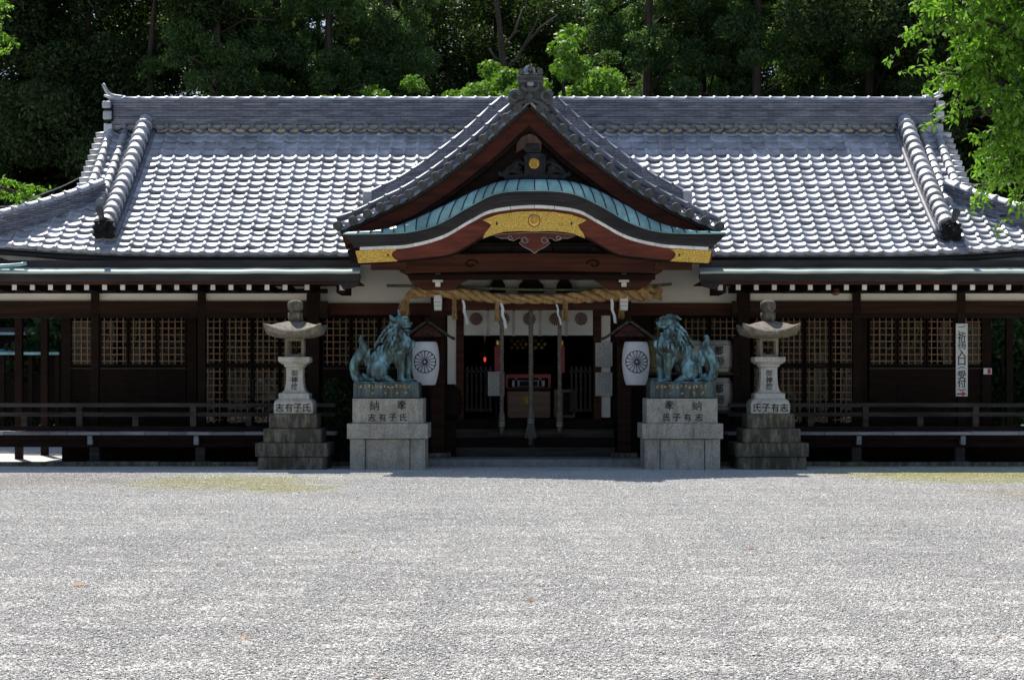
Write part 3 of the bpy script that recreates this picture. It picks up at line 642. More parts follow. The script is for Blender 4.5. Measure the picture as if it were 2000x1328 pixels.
# ------------------------------------------------------------------ porch: tiled gable
def zq(a, b): return (640 + a/2.5, 120 + b/2.5)
YG = 38.5
GLz = [(985,180),(930,230),(870,280),(815,333),(760,383),(705,430),(648,475),(588,520),(528,565),(463,608),(397,650),(330,682),(260,715),(195,748),(125,780),(50,805)]
GRz = [(985,180),(1040,230),(1093,280),(1148,332),(1203,383),(1260,430),(1322,475),(1380,520),(1440,565),(1505,608),(1570,648),(1635,680),(1700,715),(1768,745),(1842,780),(1912,808)]
def wpt(q, Y): px, py = zq(*q); return Vector((X(px, Y), 0, Z(py, Y)))
def off2(pts, d):
    out = []
    for i, p in enumerate(pts):
        t = pts[min(i+1, len(pts)-1)] - pts[max(i-1, 0)]; n = Vector((-t.z, 0, t.x)).normalized()
        if n.z < 0: n = -n
        out.append(p + n*d)
    return out
def xz(pts): return [(p.x, p.z) for p in pts]
apex = wpt(GLz[0], YG)
gable = MB()
M['wood_barge'] = pm('bargeboard_wood', (.03,.008,.005), (.10,.022,.012), 1.6, .6, .3, 8, stretch=(.7,1,6), spec=.2)
for pts_, sg in ((GLz, -1), (GRz, 1)):
    c = spline([wpt(q, YG) for q in pts_], 40); c2 = off2(c, -.02)
    c2[0].x = apex.x
    gable.strip(xz(c2), xz(off2(c2, -.05)), YG + .06, 43.6)
gb = gable.build('porch_gable_roof', M['tile'], H)
for pts_, sg in ((GLz, -1), (GRz, 1)):
    raw = [wpt(q, YG) for q in pts_]; c = spline(raw, 60)
    endm = MB().tube([(0,-.12,0),(0,-.10,0),(0,.32,0)], [.082,.095,.09], 16)
    endm.tube([(0,-.135,0),(0,-.12,0)], [.06,.062], 16); em = endm.mesh('verge_end_tile', M['tile_verge'])
    em.materials.append(M['tile_end'])
    for pl_ in em.polygons:
        if pl_.center.y < -.099: pl_.material_index = 1
    topm = MB().tube([(0,-.10,0),(0,.34,0)], .097, 16, cap=False).mesh('verge_end_tile', M['tile'])
    for k, p in enumerate(raw):
        if k == 0 and sg > 0: continue
        e = put('verge_end_tile', em, gb, Matrix.Translation((p.x, YG, p.z)))
        if k < len(raw)-1 :
            q = raw[k+1]; n = 8; A = []
            for i in range(n+1):
                t = i/n; m = p.lerp(q, t); A.append((m.x, m.z - .02 - .045*math.sin(math.pi*t)))
            MB().strip(A, [(x, z-.045) for x, z in A], YG - .06, YG + .3).build('hollow_verge_tile', M['tile_verge'], gb)
    B = off2(c, .15); B = [Vector((p.x, YG + .22, p.z)) for p in B]; B[0].x = apex.x - .12*(-sg) if False else B[0].x
    chain('verge_roll_tile', B[::-1][:-4], .072, .34, gb, M['tile_verge'], True)
    A_ = off2(c, .43)[4:50]; pa = [Vector((p.x, YG + .85, p.z)) for p in A_]
    wl = MB().strip(xz(A_), xz(off2(c, -.02)[4:50]), YG + .76, YG + .94).build('gable_descending_ridge', M['ridge'], H)
    wl2 = MB().strip(xz(off2(c, .33)[4:50]), xz(off2(c, .24)[4:50]), YG + .73, YG + .97).build('ridge_course', M['ridge'], wl)
    chain('ridge_cap_tile', pa[::-1], .085, .34, wl, M['tile_verge'], True)
    f = pa[-1]; MB().box(f.x-.1, f.x+.1, YG+.7, YG+1.0, f.z-.3, f.z+.08).build('end_ornament', M['tile'], wl, .03)
    rolls = MB()
    for j in range(14): rolls.tube([Vector((p.x, YG + 1.2 + .3*j, p.z)) for p in off2(c, .0)[::3]], .055, 6, False)
    rolls.build('gable_roof_rolls', M['tile'], gb, kind='stuff')
    # bargeboards and inner boards
    bo = off2(c, -.10); bi = off2(c, -.38); bi2 = off2(c, -.46); bi3 = off2(c, -.74)
    for L_ in (bo, bi, bi2, bi3):
        for i, p in enumerate(L_):
            if (p.x - apex.x) * sg < 0: p.x = apex.x
    MB().strip(xz(off2(c, -.05)), xz(off2(c, -.13)), YG + .14, YG + .5).build('verge_board', M['copper_dark'], gb)
    MB().strip(xz(bo), xz(bi), YG + .28, YG + .36).build('bargeboard', M['wood_barge'], gb)
    MB().strip(xz(bi), xz(bi2), YG + .34, YG + .42).build('bargeboard_moulding', M['wood'], gb)
    MB().strip(xz(bi2), xz(bi3), YG + .46, YG + .54).build('inner_bargeboard', M['wood'], gb)
gw = MB(); zb = Z(450, 39.7)
gw.add([(X(690,39.7), 39.7, zb), (X(1385,39.7), 39.7, zb), (apex.x, 39.7, apex.z)], [(0,1,2)]); gw.build('gable_wall', M['wood'], H)
for k in range(25):
    px = 780 + k*21.5; h = 430 - 230*(1 - abs(px-1034)/300)
    x = X(px, 39.6); bar('gable_lattice_bar', M['wood_h'], H, (x, 39.62, (Z(445,39.6)+Z(max(h,260),39.6))/2), (.05, .05, Z(max(h,260),39.6)-Z(445,39.6)))
# pendant board under the apex
M['wood_pendant'] = pm('pendant_wood', (.05,.025,.014), (.14,.075,.045), 2, .7, .3, 10, stretch=(4,1,.6))
pg = [(1008,300),(1010,280),(1020,268),(1034,262),(1048,268),(1058,280),(1056,300),(1046,292),(1034,303),(1022,292)]
MB().prism([(X(a,38.8), Z(b,38.8)) for a, b in pg], 38.72, 38.82).build('gable_pendant', M['wood_pendant'], H, .01)
# gable ridge and its crowned end ornament
zr = Z(178, YG) + .12
rgd = bx('porch_ridge', M['ridge'], H, apex.x-.15, apex.x+.15, YG+.35, 44.3, zr-.3, zr+.32)
chain('ridge_cap_tile', [(apex.x, YG+.3, zr+.32), (apex.x, 44.2, zr+.32)], .1, .33, rgd)
def Q(px, py): return (X(px, YG-.02), Z(py, YG-.02))
on = MB().prism([Q(*p) for p in ((998,204),(992,190),(998,177),(1012,178),(1013,160),(1010,150),(1018,146),(1037,143),(1056,146),(1062,150),(1060,160),(1062,178),(1075,177),(1081,190),(1076,204),(1058,206),(1037,196),(1018,206))], YG-.08, YG+.32).build('crowned_end_ornament', M['tile_end'], H, .02)
rel = MB()
for s_ in (-1, 1):
    c0 = Q(1036.5 + s_*31, 189); rel.tube([(c0[0]+.095*math.cos(a), YG-.16, c0[1]+.095*math.sin(a)) for a in np.linspace(0, 5.2, 14)], [.045-.002*i for i in range(14)], 7)
    rel.tube([(Q(1036+s_*6,180)[0], YG-.1, Q(0,180)[1]), (Q(1036+s_*16,172)[0], YG-.12, Q(0,172)[1]), (Q(1036+s_*14,162)[0], YG-.1, Q(0,162)[1])], [.05,.045,.02], 7)
    rel.tube([(Q(1036+s_*4,198)[0], YG-.08, Q(0,196)[1]), (Q(1036+s_*22,203)[0], YG-.1, Q(0,203)[1]), (Q(1036+s_*36,218)[0], YG-.06, Q(0,218)[1])], [.05,.05,.03], 7)
rel.ell((Q(1036,176)[0], YG-.1, Q(0,176)[1]), (.1,.07,.08)); rel.box(Q(1013,0)[0], Q(1060,0)[0], YG-.12, YG+.1, Q(0,163)[1], Q(0,158)[1]); rel.box(Q(1015,0)[0], Q(1058,0)[0], YG-.1, YG+.1, Q(0,153)[1], Q(0,149)[1])
rel.build('relief_face', M['tile_end'], on)
for a, b in ((1018,141),(1036,135),(1055,141)):
    q = Q(a, b); MB().tube([(q[0], YG-.14, q[1]), (q[0], YG+.3, q[1]-.01)], [.055,.05], 12).build('round_crown_tile', M['tile_end'], on)
q = Q(1036, 166); MB().ell((q[0], YG-.13, q[1]), (.07,.03,.05)).build('pale_crest', M['lead'], on)

# ------------------------------------------------------------------ porch: curved copper gable (karahafu)
YK = 38.05
cT = [(120,842),(260,826),(400,782),(600,690),(750,620),(870,583),(1010,577),(1150,583),(1280,615),(1430,690),(1600,782),(1750,828),(1900,841)]
cL = [(75,843),(250,842),(400,833),(540,795),(700,705),(830,645),(1010,632),(1190,645),(1330,705),(1480,790),(1620,832),(1780,841),(1950,840)]
cW = [(130,908),(270,902),(400,893),(560,850),(700,772),(810,722),(1010,702),(1210,722),(1320,775),(1460,850),(1620,890),(1750,901),(1885,908)]
NK = 131
def kc(z_, Y, d=0): return [Vector((X(640+a/2.5, Y), 0, Z(120+(b+d)/2.5, Y))) for a, b in [(v[0], v[1]) for v in spline([(p[0], p[1], 0) for p in z_], NK)]]
tL, tT = kc(cL, YK), kc(cT, YK + .35)
kr = MB().strip(xz(tL), xz(kc(cW, YK, -2)), YK, YK + .45).build('curved_gable_eave', M['copper_dark'], H)
# fine layers on the thick edge
for k in range(1, 4):
    A = [a.lerp(b, k/4) for a, b in zip(tL, kc(cW, YK, -2))]; MB().tube([Vector((p.x, YK-.004, p.z)) for p in A], .008, 5, False).build('eave_layer_line', M['copper_dark'], kr)
MB().tube([Vector((p.x, YK-.01, p.z)) for p in tL], .012, 6).build('copper_drip_edge', M['copper'], kr)
nsh = 32; ed = np.linspace(0, NK-1, nsh+1).astype(int)
back = [p + Vector((0,0,.06)) for p in tT]
for a, b in zip(ed, ed[1:]):
    mb = MB(); rows = []
    for i in range(a, b+1):
        l, t = tL[i], tT[i]; m = l.lerp(t, .62); up = max(0.0, t.z - l.z)
        rows.append([Vector((l.x, YK-.005, l.z)), Vector((lerp(l.x,t.x,.3), YK+.015, lerp(l.z,t.z,.42)+.02)), Vector((m.x, YK+.10, lerp(l.z,t.z,.78)+.02)), Vector((t.x, YK+.26, t.z)), Vector((t.x, YK+.7, t.z+.03)), Vector((t.x, YG+1.1, t.z+.06))])
    n = 6; vs = [v for r in rows for v in r]; fs = [(i*n+k, (i+1)*n+k, (i+1)*n+k+1, i*n+k+1) for i in range(len(rows)-1) for k in range(n-1)]
    mb.add(vs, fs, True)
    sh = mb.build('copper_sheet', M['copper'], kr)
    if 0 < a: MB().tube([v + Vector((0,-.004,.006)) for v in rows[0][:5]], .012, 5).build('copper_seam', M['copper_dark'], sh)
wp, wq = kc(cW, YK+.02, 0), kc(cW, YK+.02, 15); ed = np.linspace(2, NK-3, 25).astype(int)
for a, b in zip(ed, ed[1:]):
    A, B = wp[a:b+1], wq[a:b+1]
    def trim(c, s0, s1): c = list(c); c[0] = c[0].lerp(c[1], s0); c[-1] = c[-1].lerp(c[-2], s1); return c
    MB().strip(xz(trim(A,.06,.06)), xz(trim(B,.06,.06)), YK+.02, YK+.4).build('white_fillet_block', M['white'], kr)
cB = [(150,985),(340,975),(480,962),(600,945),(680,905),(770,855),(860,832),(1010,828),(1160,832),(1255,858),(1340,905),(1420,945),(1540,962),(1680,975),(1872,985)]
rb = MB().strip(xz(kc([(135,925),(270,919),(400,911),(560,868),(700,790),(810,740),(1010,720),(1210,740),(1320,793),(1460,868),(1620,908),(1750,919),(1880,925)], YK+.12)), xz(kc(cB, YK+.12)), YK+.12, YK+.24).build('curved_bargeboard', M['wood_red'], H)
MB().strip(xz(kc(cB, YK+.1, -3)), xz(kc(cB, YK+.1, 5)), YK+.10, YK+.30).build('bargeboard_moulding', M['wood'], rb)
def zpoly(pts, Y): return [(X(640+a/2.5, Y), Z(120+b/2.5, Y)) for a, b in pts]
Yp = YK + .085
gp = [(755,775),(830,748),(920,735),(1010,731),(1100,735),(1190,748),(1265,775),(1248,786),(1222,798),(1232,818),(1248,838),(1258,866),(1200,842),(1150,833),(1080,829),(1010,831),(940,829),(860,833),(815,845),(757,866),(768,838),(785,818),(799,798),(778,786)]
g = MB().prism(zpoly(gp, Yp), Yp, Yp + .03).build('gold_plate', M['gold'], rb, .006)
for s_, pts in ((-1, [(135,925),(340,915),(318,932),(312,945),(320,958),(345,976),(150,986)]), (1, [(1875,925),(1672,915),(1694,932),(1700,945),(1692,958),(1670,976),(1862,986)])):
    o = MB().prism(zpoly(pts, Yp), Yp, Yp + .03).build('gold_plate', M['gold'], rb, .006)
    cx = 295 if s_ < 0 else 1717; MB().prism(zpoly([(cx,938),(cx+8*s_,946),(cx,954),(cx-6*s_,946)], Yp-.004), Yp-.004, Yp+.002).build('cutout', M['ink'], o)
for cx in (825, 1190): MB().prism(zpoly([(cx,780),(cx+6,790),(cx+2,802),(cx-5,796)], Yp-.004), Yp-.004, Yp+.002).build('cutout', M['ink'], g)
def crest(c, R_, n=16, relief=.02, gap=.82, rings=True):
    """sixteen-petal round crest in the XZ plane at c, facing -Y"""
    mb = MB()
    for k in range(n):
        a = 2*math.pi*(k+.5)/n; da = math.pi/n*gap; r0 = R_*.2; r1 = R_*.88; vs = []
        rim = [(r0, -da*.9), (r1, -da), (R_*.96, -da*.6), (R_, 0), (R_*.96, da*.6), (r1, da), (r0, da*.9)]
        vs = [(c[0]+r*math.cos(a+b), c[1], c[2]+r*math.sin(a+b)) for r, b in rim] + [(c[0]+R_*.62*math.cos(a), c[1]-relief, c[2]+R_*.62*math.sin(a))]
        mb.add(vs, [((i+1)%7, i, 7) for i in range(7)])
    if rings: mb.ell((c[0], c[1], c[2]), (R_*.17, relief, R_*.17), nu=12, nv=6)
    return mb
c0 = wpt((1008, 778), Yp); ring = MB().tube([(c0.x+.115*math.cos(a), Yp-.005, c0.z+.115*math.sin(a)) for a in np.linspace(0, 2*math.pi, 33)], .008, 5, False).build('crest_ring', M['wood_box'], g)
crest((c0.x, Yp-.006, c0.z), .108, relief=.012).build('chrysanthemum_crest', M['brass'], g)
# black ridge-end ornament with gilt crest standing on the curved copper roof
Yo = 38.3
def oq(a, b): return (X(640+a/2.5, Yo), Z(120+b/2.5, Yo))
oo = MB().prism([oq(*p) for p in ((862,575),(858,556),(960,548),(958,462),(975,448),(1050,448),(1066,462),(1064,548),(1165,556),(1160,575))], Yo, Yo+.25).build('black_ridge_ornament', M['tile_dark'], H, .015)
bx('ornament_cap', M['tile_dark'], oo, oq(968,0)[0], oq(1036,0)[0], Yo+.02, Yo+.2, oq(0,446)[1], oq(0,400)[1], .02); bx('ornament_base', M['tile_dark'], oo, oq(880,0)[0], oq(1140,0)[0], Yo-.06, Yo+.3, oq(0,592)[1], oq(0,576)[1], .01)
for s_ in (-1, 1):
    def w_(a, b, y=0): q_ = oq(1010+s_*a, b); return (q_[0], Yo+.05+y, q_[1])
    sw_ = MB(); sw_.tube(spline([w_(50,500), w_(85,485), w_(105,515), w_(80,530), w_(70,510)], 16), .045, 7); sw_.tube(spline([w_(60,548), w_(110,530), w_(150,552), w_(172,548), w_(166,536)], 16), [.06]*8+[.05,.045,.04,.035,.03,.03,.025,.02], 7)
    sw_.tube(spline([w_(70,490,-.04), w_(95,500,-.04), w_(125,520,-.04), w_(140,540,-.03)], 10), .035, 7); sw_.ell(w_(92,515), (.07,.06,.09)); sw_.build('scroll', M['tile_dark'], oo)
q_ = oq(1008, 500); crest((q_[0], Yo-.012, q_[1]), .105, relief=.02).build('crest', M['gold'], oo); MB().tube([(q_[0],Yo-.01,q_[1]),(q_[0],Yo+.01,q_[1])], .1, 24).build('crest_disc', M['gold'], oo)
# carved pendant under the gold plate
half = [(1010,938),(990,922),(960,908),(935,888),(950,872),(935,862),(905,878),(880,864),(850,866),(800,850),(860,843),(940,838),(1010,836)]
pend = half + [(2020-a, b) for a, b in half[::-1][1:-1]]
pd = MB().prism(zpoly(pend, YK+.2), YK+.16, YK+.26).build('carved_pendant', M['wood_red'], H)
MB().tube([(x, YK+.155, z) for x, z in zpoly(pend[:26] + pend[:1], YK+.2)], .008, 5, False).build('pale_outline', M['lead'], pd)
for s_ in (-1, 1):
    for (cx, cy, r) in ((1010+s_*48, 872, 18), (1010+s_*118, 862, 13)):
        MB().tube([(*[(p[0]) for p in zpoly([(cx+r*math.cos(a)*(1-a/14), cy+r*math.sin(a)*(1-a/14))], YK+.2)], YK+.155, zpoly([(cx+r*math.cos(a)*(1-a/14), cy+r*math.sin(a)*(1-a/14))], YK+.2)[0][1]) for a in np.linspace(0, 6.5, 16)], .008, 5).build('pale_outline', M['lead'], pd)
# recessed arch panel, beams and brackets under the curve
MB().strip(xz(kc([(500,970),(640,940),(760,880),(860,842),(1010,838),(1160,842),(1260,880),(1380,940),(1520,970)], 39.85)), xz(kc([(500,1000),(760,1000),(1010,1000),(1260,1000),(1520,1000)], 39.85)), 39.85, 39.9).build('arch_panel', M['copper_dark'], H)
for px in (920, 1000, 1080, 1150): bar('panel_rib', M['wood'], H, (X(px,39.83), 39.838, Z(475,39.83)), (.025, .02, .5))
YB = 40.66
def hbeam(name, x0, x1, y0, y1, Ya, Yb_, mat, camber=0.0, bevel=.01):
    xs = np.linspace(X(x0, Ya), X(x1, Ya), 17); zt, zb = Z(y0, Ya), Z(y1, Ya)
    return MB().strip([(x, zt + camber*math.sin(math.pi*i/16)) for i, x in enumerate(xs)], [(x, zb + camber*math.sin(math.pi*i/16)) for i, x in enumerate(xs)], Ya, Yb_).build(name, mat, H, bevel)
kb = hbeam('rainbow_beam', 790, 1288, 499, 534, 39.5, 39.75, M['wood_mid'], .05)
for s_, cx in ((-1, 920), (1, 1160)):
    MB().tube([(X(cx+s_*14*math.cos(a)*(1-a/9)*-1, 39.5), 39.49, Z(516-9*math.sin(a)*(1-a/9), 39.5)) for a in np.linspace(0, 6, 20)], .018, 6).build('carved_swirl', M['wood'], kb)
hbeam('lower_beam', 800, 1280, 536, 546, 39.6, 39.8, M['wood'], 0)
for s_, cx in ((-1, 855), (1, 1219)):
    A = [(cx+s_*-75, 500), (cx+s_*-10, 500), (cx+s_*45, 505), (cx+s_*72, 512), (cx+s_*75, 530), (cx+s_*60, 538), (cx+s_*52, 552), (cx+s_*30, 566), (cx-s_*30, 566), (cx-s_*48, 552), (cx-s_*70, 540)]
    br = MB().prism([(X(a, 39.9), Z(b, 39.9)) for a, b in A], 39.85, 40.1).build('carved_bracket', M['wood_mid'], H, .01)
    for d in (-1, 1):
        sc_ = [(cx+d*(10+i*2.4), 503+8*math.sin(i*.55)+i*.55*(-1)+8) for i in range(14)]
        MB().tube([(X(a, 39.83), 39.84, Z(b, 39.83)) for a, b in sc_], .012, 5).build('pale_outline', M['lead'], br)
        MB().tube([(X(cx+d*20+7*math.cos(a)*(1-a/10), 39.83), 39.84, Z(522+7*math.sin(a)*(1-a/10), 39.83)) for a in np.linspace(0, 6, 14)], .010, 5).build('pale_outline', M['lead'], br)
    MB().prism([(X(cx-3.5,39.7), Z(527,39.7)), (X(cx+3.5,39.7), Z(527,39.7)), (X(cx+2,39.7), Z(519,39.7)), (X(cx-2,39.7), Z(519,39.7))], 39.7, 39.84).build('white_boss', M['white'], br)
    bx('white_bracket_block', M['white'], br, X(cx-10,39.75), X(cx+10,39.75), 39.75, 39.87, Z(551,39.75), Z(544,39.75), .01)
    bx('white_bracket_block', M['white'], br, X(cx-5,39.75), X(cx+5,39.75), 39.76, 39.87, Z(543.7,39.75), Z(534,39.75), .01)
    bx('white_bracket_block', M['white'], br, X(cx-5,39.75), X(cx+5,39.75), 39.76, 39.87, Z(560,39.75), Z(551.3,39.75), .01)
    # porch post, its stone, white beam nose
    x = X(cx, 40.8); po = bx('porch_post', M['wood_h'], H, x-.14, x+.14, YB, YB+.28, .24, Z(498, 40.8), .012)
    bx('post_base_stone', M['stone_dark'], H, x-.27 , x+.27, 40.5, 41.1, .145, .245, .02)
    nose = MB().prism([(X(cx-7,40.3), Z(606,40.3)), (X(cx+7,40.3), Z(606,40.3)), (X(cx+8,40.3), Z(585,40.3)), (X(cx+6.5,40.3), Z(576,40.3)), (X(cx-6.5,40.3), Z(576,40.3)), (X(cx-8,40.3), Z(585,40.3))], 40.3, 40.655).build('white_beam_nose', M['white'], po, .01)
    for yy in (590, 597): bar('nose_groove', M['lead'], nose, (X(cx,40.29), 40.3, Z(yy,40.3)), (.13, .012, .012))
    # beams tying the porch post back to the hall and carrying the roof
    bx('tie_back_beam', M['wood_h'], H, x-.09, x+.09, YB+.281, 41.62, Z(600,41), Z(570,41)); bx('roof_purlin', M['wood'], H, x-.1, x+.1, 38.45, 41.6, Z(497.5,40), Z(484,40))
    bx('porch_eave_beam', M['wood_mid'], H, X(cx - 130 if s_ < 0 else cx+60, 38.6), X(cx-60 if s_ < 0 else cx+132, 38.6), 38.5, 38.7, Z(527,38.6), Z(513,38.6))
bx('head_beam', M['wood_mid'], H, X(868,40.85), X(1206,40.85), 40.72, 40.88, Z(606,40.85), Z(578,40.85), .01)
pw = bx('plaster_wall', M['plaster'], H, X(880,41.35), X(1190,41.35), 41.35, 41.4, Z(590,41.35), Z(520,41.35))
bx('head_rail', M['wood'], H, X(872,41.3), X(1200,41.3), 41.25, 41.34, Z(540,41.3), Z(500,41.3))
for cx, wd in ((972, 16), (1037, 26), (1102, 16)):
    A = [(cx-wd,572),(cx-wd*.9,556),(cx-wd*.5,546),(cx,542),(cx+wd*.5,546),(cx+wd*.9,556),(cx+wd,572)]
    MB().prism([(X(a,41.2), Z(b,41.2)) for a, b in A], 41.15, 41.3).build('frog_leg_strut', M['wood'], H, .01)
# dark porch ceiling keeps the underside closed
bx('porch_ceiling', M['wood'], H, X(700,40), X(1385,40), 39.4, 41.6, Z(482,40), Z(479,40))

# ------------------------------------------------------------------ hall entrance
YD = 42.33
for s_, a, b, c_, d in ((-1, 873, 891, 891, 906), (1, 1174, 1192, 1159, 1174)):
    bx('plaster_strip', M['plaster'], H, X(a,YD), X(b,YD), YD-.01, YD+.05, Z(815,YD), Z(604,YD)); bx('door_post', M['wood_mid'], H, X(c_,YD), X(d,YD), YD-.06, YD+.1, Z(822,YD), Z(590,YD), .01)
bx('door_head', M['wood_mid'], H, X(906.3,YD), X(1158.7,YD), YD-.04, YD+.08, Z(605,YD), Z(575,YD)); bx('threshold', M['wood_grey'], H, X(870,YD), X(1196,YD), YD-.15, YD+.1, Z(822,YD)-.06, Z(822,YD))
for k in range(4):
    z1_ = .15 + .19*(k+1); bx('step', M['wood_grey'] if k % 2 == 0 else M['wood'], H, X(874,41.6), X(1200,41.6), 41.25+.24*k, 42.25, .15+.19*k+.003, z1_, .01)
for a, b in ((908, 962), (1112, 1157)):
    n = int((b-a)/9)
    for k in range(n): bar('fence_slat', M['wood_grey'], H, (X(a+(k+.5)*(b-a)/n, 42.6), 42.62, Z(760,42.6)), (.05, .03, 1.0))
    for yy in (725, 800): bar('fence_rail', M['wood_grey'], H, (X((a+b)/2,42.6), 42.66, Z(yy,42.6)), ((b-a)*42.6/F, .03, .05))

# ------------------------------------------------------------------ things at the entrance
cu = empty('crest_curtain', (X(1033,42.1), 42.1, Z(655,42.1)), 'white entrance curtain printed with five dark red chrysanthemum crests', 'curtain')
YC = 42.12; bounds = [906, 953, 1003, 1055, 1106, 1158]; 
def cloth(x0, x1, y0, y1, Y, nx=10, amp=.012, seed=0):
    mb = MB(); nz = 6; vs = [(X(lerp(x0,x1,i/nx),Y), Y + amp*math.sin(i*1.1+seed)*(j/nz), Z(lerp(y0,y1,j/nz),Y)) for j in range(nz+1) for i in range(nx+1)]
    return mb.add(vs, [(j*(nx+1)+i, (j+1)*(nx+1)+i, (j+1)*(nx+1)+i+1, j*(nx+1)+i+1) for j in range(nz) for i in range(nx)], True)
for k in range(5):
    a, b = bounds[k] + (3 if k else 0), bounds[k+1] - (3 if k < 4 else 0); p = cloth(a, b, 606, 655, YC, seed=k).build('curtain_panel', M['cloth'], cu)
    cx = (930, 983, 1034, 1085, 1135)[k]; crest((X(cx,YC), YC-.03, Z(623,YC)), .145, relief=.002, gap=.7).build('crest', M['crest_red'], p)
    if k < 4: cloth(bounds[k+1]-3, bounds[k+1]+3, 607, 656, YC+.012, 3, .004).build('tie_strap', M['barrel'], cu)
bar('curtain_rod', M['wood'], cu, (X(1032,YC), YC+.02, Z(605,YC)), (2.85, .03, .04))
ob = empty('offering_box', (X(1040,42.5), 42.6, .94), 'brown wooden offering box with a gold chrysanthemum crest on its front', 'box')
mb = MB().box(X(992,42.45), X(1075,42.45), 42.45, 42.95, .945, Z(764,42.45)); mb.build('box_body', M['wood_box'], ob, .01)
bx('box_rim', M['wood'], ob, X(990,42.43), X(1077,42.43), 42.43, 42.97, Z(764,42.43)+.003, Z(759,42.43)); crest((X(1031,42.44), 42.445, Z(782,42.44)), .10, relief=.015).build('crest', M['brass'], ob)
ob2 = empty('side_cabinet', (X(1100,42.5), 42.7, .94), 'low brown wooden cabinet beside the offering box', 'cabinet')
bx('cabinet_body', M['wood_box'], ob2, X(1082,42.6), X(1124,42.6), 42.75, 43.2, .945, Z(760,42.6), .01); bx('cabinet_door', M['wood'], ob2, X(1100,42.6), X(1120,42.6), 42.735, 42.749, 1.0, Z(766,42.6))
al = empty('red_altar', (X(1035,44), 44, .94), 'red lacquer altar stand with white cloth deep inside the hall', 'altar')
bx('altar_top', M['red'], al, X(988,43.8), X(1076,43.8), 43.8, 44.6, Z(738,43.8), Z(731,43.8)); bx('altar_base', M['red'], al, X(990,43.8), X(1074,43.8), 43.82, 44.5, .945, Z(757,43.8))
bx('altar_cloth', M['paper'], al, X(1000,43.8), X(1064,43.8), 43.8, 43.812, Z(755,43.8), Z(743,43.8)); bx('altar_plaque', M['ink'], al, X(1015,43.8), X(1050,43.8), 43.78, 43.798, Z(754,43.8), Z(744,43.8))
for px in (990, 1008, 1055, 1073): bx('altar_leg', M['red'], al, X(px,43.8)-.03, X(px,43.8)+.03, 43.8, 43.86, Z(757,43.8), Z(738,43.8)-.002)
bx('altar_shelf', M['wood'], al, X(985,44.7), X(1080,44.7), 44.6, 45.2, .945, Z(715,44.7))
for px in (972, 1097):
    c_ = empty('red_banner_pole', (X(px,43.5), 43.5, .94), 'red cloth banner hanging from a gilt finial inside the hall' , 'banner', 'red banners flanking the altar')
    bx('banner_cloth', M['red'], c_, X(px-6,43.5), X(px+6,43.5), 43.5, 43.53, Z(728,43.5), Z(676,43.5)); bx('gilt_finial', M['brass'], c_, X(px-4,43.5), X(px+4,43.5), 43.5, 43.55, Z(675.5,43.5), Z(664,43.5), .02); bx('pole', M['wood'], c_, X(px,43.5)-.02, X(px,43.5)+.02, 43.531, 43.57, .94, Z(664,43.5))
go = empty('gilt_hanging', (X(1033,43.2), 43.2, Z(688,43.2)), 'gilt zigzag ornament hanging from a dark rod above the altar', 'ornament')
bx('hanging_rod', M['wood'], go, X(985,43.2), X(1075,43.2), 43.2, 43.24, Z(661,43.2), Z(658,43.2))
for cx in (1003, 1014, 1024, 1049, 1061):
    for k in range(3):
        x = X(cx + (3 if k % 2 else -3), 43.2); z = Z(665 + 7*k, 43.2); MB().add([(x-.045,43.18+.03*k,z),(x,43.20,z-.045),(x+.045,43.16,z),(x,43.2,z+.045)], [(0,1,2,3)]).build('gilt_paper', M['brass'], go)
# little lit lamp
lp = empty('red_oil_lamp', (X(947,44), 44, 1.2), 'tiny red glowing lamp hanging at the side of the dark hall', 'lamp')
m_, t_, p_ = nodes('lamp_glow'); p_.inputs['Emission Color'].default_value = (1,.08,.03,1); p_.inputs['Emission Strength'].default_value = .5; p_.inputs['Base Color'].default_value = (.5,.03,.02,1)
MB().ell((X(947,44), 44, Z(702,44)), (.03,.03,.06)).build('lamp_glass', m_, lp); MB().tube([(X(947,44),44,Z(697,44)),(X(947,44),44,3.4)], .012, 6).build('lamp_chain', M['brass'], lp); bx('lamp_cap', M['ink'], lp, X(945,44), X(949,44), 43.97, 44.03, Z(697,44), Z(690,44))
def marks(mb, x0, x1, z0, z1, y, cols, seed, wd=.01):
    r = random.Random(seed)
    for c in range(cols):
        x = lerp(x1, x0, (c+.5)/cols); z = z1
        while z > z0 + .02:
            h = r.uniform(.012, .035)
            for _ in range(3):
                a = x + r.uniform(-.4,.4)*(x1-x0)/cols; b = z - r.uniform(0, h); l = r.uniform(.008,.03)*(x1-x0)/cols/.08
                if r.random() < .5: mb.add([(a-l/2,y,b),(a+l/2,y,b+.003),(a+l/2,y,b+wd*.6),(a-l/2,y,b+wd*.6)], [(0,1,2,3)])
                else: mb.add([(a,y,b-h*.4),(a+wd*.5,y,b-h*.4),(a+wd*.5,y,b+h*.4),(a,y,b+h*.4)], [(0,1,2,3)])
            z -= h + r.uniform(.004,.015)
    return mb
def notice(x0, x1, y0, y1, Y, label, seed, cols=4, post=None):
    o = empty('notice_board', (X((x0+x1)/2,Y), Y, Z(y1,Y)), label, 'notice'); a, b, z1_, z0_ = X(x0,Y), X(x1,Y), Z(y0,Y), Z(y1,Y)
    bx('board', M['notice'], o, a, b, Y, Y+.025, z0_, z1_, .004); marks(MB(), a+.03, b-.03, z0_+.03, z1_-.03, Y-.003, cols, seed).build('handwriting', M['ink'], o)
    if post: bx('post', M['wood'], o, (a+b)/2-.02, (a+b)/2+.02, Y+.03, Y+.06, post, z1_-.05); bx('foot', M['wood'], o, (a+b)/2-.14, (a+b)/2+.14, Y+.02, Y+.24, post, post+.03)
